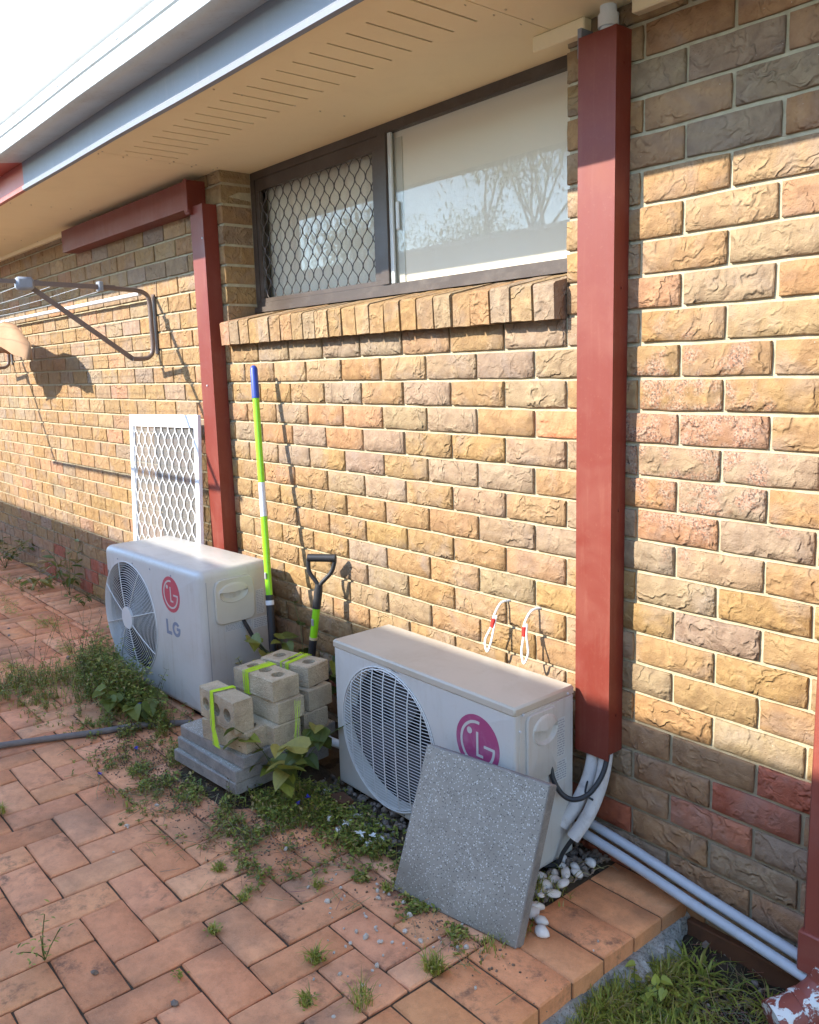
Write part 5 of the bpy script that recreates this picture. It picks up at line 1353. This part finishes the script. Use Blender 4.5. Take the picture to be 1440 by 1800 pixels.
wisps('seeding_weeds', 'thin wispy seeding weed stems among the weeds along the path', [(-3.08, -.55, .30, 8), (-2.95, -.60, .30, 8), (-2.80, -.62, .26, 9), (-3.2, -.75, .26, 5), (-3.35, -.95, .30, 3), (-3.0, -.9, .2, 6), (-2.45, -.60, .26, 8), (-2.3, -.6, .24, 7), (-2.15, -.58, .16, 5), (-2.65, -.6, .22, 8), (-4.62, -.1, .5, 4), (-2.1, -.72, .08, 10), (-1.9, -.80, .07, 10), (-1.6, -.78, .06, 10), (-1.3, -.66, .09, 12), (-1.1, -.56, .10, 10), (-1.15, -.72, .06, 8), (-.9, -.52, .09, 8), (-3.0, -1.0, .12, 8)])
# single grass tufts in the joints
def tuft(x, y, h, n, label, w=.0028, z=0.0):
    f = Fol()
    for _ in range(n): f.blade((ru(-.012, .012)*min(2, h*25), ru(-.012, .012)*min(2, h*25), 0), ru(0, 6.3), h*ru(.5, 1.1), w*ru(.7, 1.2), ru(.2, 1.0), green(1.1, 1) if random.random() > .1 else STRAW)
    for _ in range(n//2): f.leaf((ru(-.02, .02), ru(-.02, .02), ru(.002, h*.5)), ru(0, 6.3), ru(-.2, .7), .009, .005, green(1.1, 1))
    o = f.obj('grass_tuft', None, (x, y, z)); return tag(o, label, 'grass tuft', 'grass tufts in the paver joints')
tuft(-.794, -1.032, .030, 60, 'small grass tuft alone in a joint in the middle of the bottom left pavers')
tuft(-.862, -.905, .028, 60, 'grass tuft in the joint right behind the lone middle tuft')
tuft(-.885, -.875, .024, 40, 'short tuft at the top end of the weedy joint in the middle of the paving')
tuft(-.772, -.717, .034, 60, 'grass tuft in a joint left of the leaning slab')
tuft(-.523, -.896, .045, 90, 'grass tuft beside the pale paver')
tuft(-.300, -.705, .060, 120, 'spiky grass tuft in front of the leaning slab')
tuft(-.417, -.991, .045, 70, 'grass tuft near the bottom edge below the pale paver')
tuft(-.330, -.900, .075, 60, 'sparse long bladed tuft at the bottom right of the pale paver', .002)
tuft(-1.04, -.885, .035, 90, 'ragged tuft at the end of the weed mat')
tuft(-1.502, -.738, .03, 50, 'tuft at the front corner of the slab stack')
tuft(-1.845, -1.27, .05, 60, 'grass tuft at the left edge of the picture in the lower paving')
tuft(-.63, -.585, .03, 50, 'tuft at the lower left corner of the leaning slab')
tuft(-.70, -1.17, .02, 20, 'tiny tuft at the bottom of the picture')
pl_ = plant('leafy_weed', 'spindly ferny weed growing from a joint in the lower left pavers', -.985, -1.395, .0, 46, .13, .10, .016, 1.3, heart=False, stems=4, individual=False)
# long dry runners
f = Fol()
for (x, y, a, L) in [(-1.15, -.66, -.5, .25), (-1.0, -.62, .3, .2), (-1.3, -.75, -.2, .22), (-1.55, -.85, .2, .2), (-1.25, -.7, -1.1, .18), (-1.9, -.9, -.1, .25), (-.95, -.75, -.9, .14), (-1.45, -.66, -.8, .15), (-.42, -.6, -.1, .12), (-.3, -.2, 1.0, .12), (-.36, -.12, .3, .14), (.1, -.2, .6, .2), (.2, -.25, 2.4, .2), (.05, -.5, 1.0, .2)]:
    p = Vector((x, y, .012 if x < 0 else -.08)); 
    for i in range(8):
        a += ru(-.25, .25); q = p+Vector((math.cos(a), math.sin(a), 0))*L/8; q.z = (.008 if x < 0 else -.09)+abs(math.sin(i*.8))*.018; f.stem(p, q, .0012, tuple(v*ru(.8, 1.2) for v in STRAW)); p = q
tag(f.obj('dry_runners'), 'dry straw-coloured runners lying across the pavers and soil', kind='stuff')
# flowers
f = Fol()
for (x, y, z, c) in [(-.845, -.515, .05, (.75, .76, .74)), (-.80, -.50, .055, (.75, .76, .74)), (-.93, -.50, .045, (.7, .72, .7)), (-1.10, -.53, .075, (.05, .05, .5)), (-1.13, -.55, .05, (.05, .05, .5)), (-2.2, -.62, .10, (.04, .06, .55)), (-1.95, -.75, .03, (.04, .05, .4)), (-1.85, -.93, .02, (.04, .05, .4))]:
    big = c[0] > .5
    for k in range(5): f.leaf((x, y, z), k*1.25+ru(-.4, .4), ru(-.1, .9), (.019 if big else .012)*ru(.7, 1.2), .011 if big else .007, c)
    f.stem((x, y, 0), (x, y, z), .001, (.06, .1, .03))
tag(f.obj('flowers'), 'small white and blue flowers among the weeds', kind='stuff')
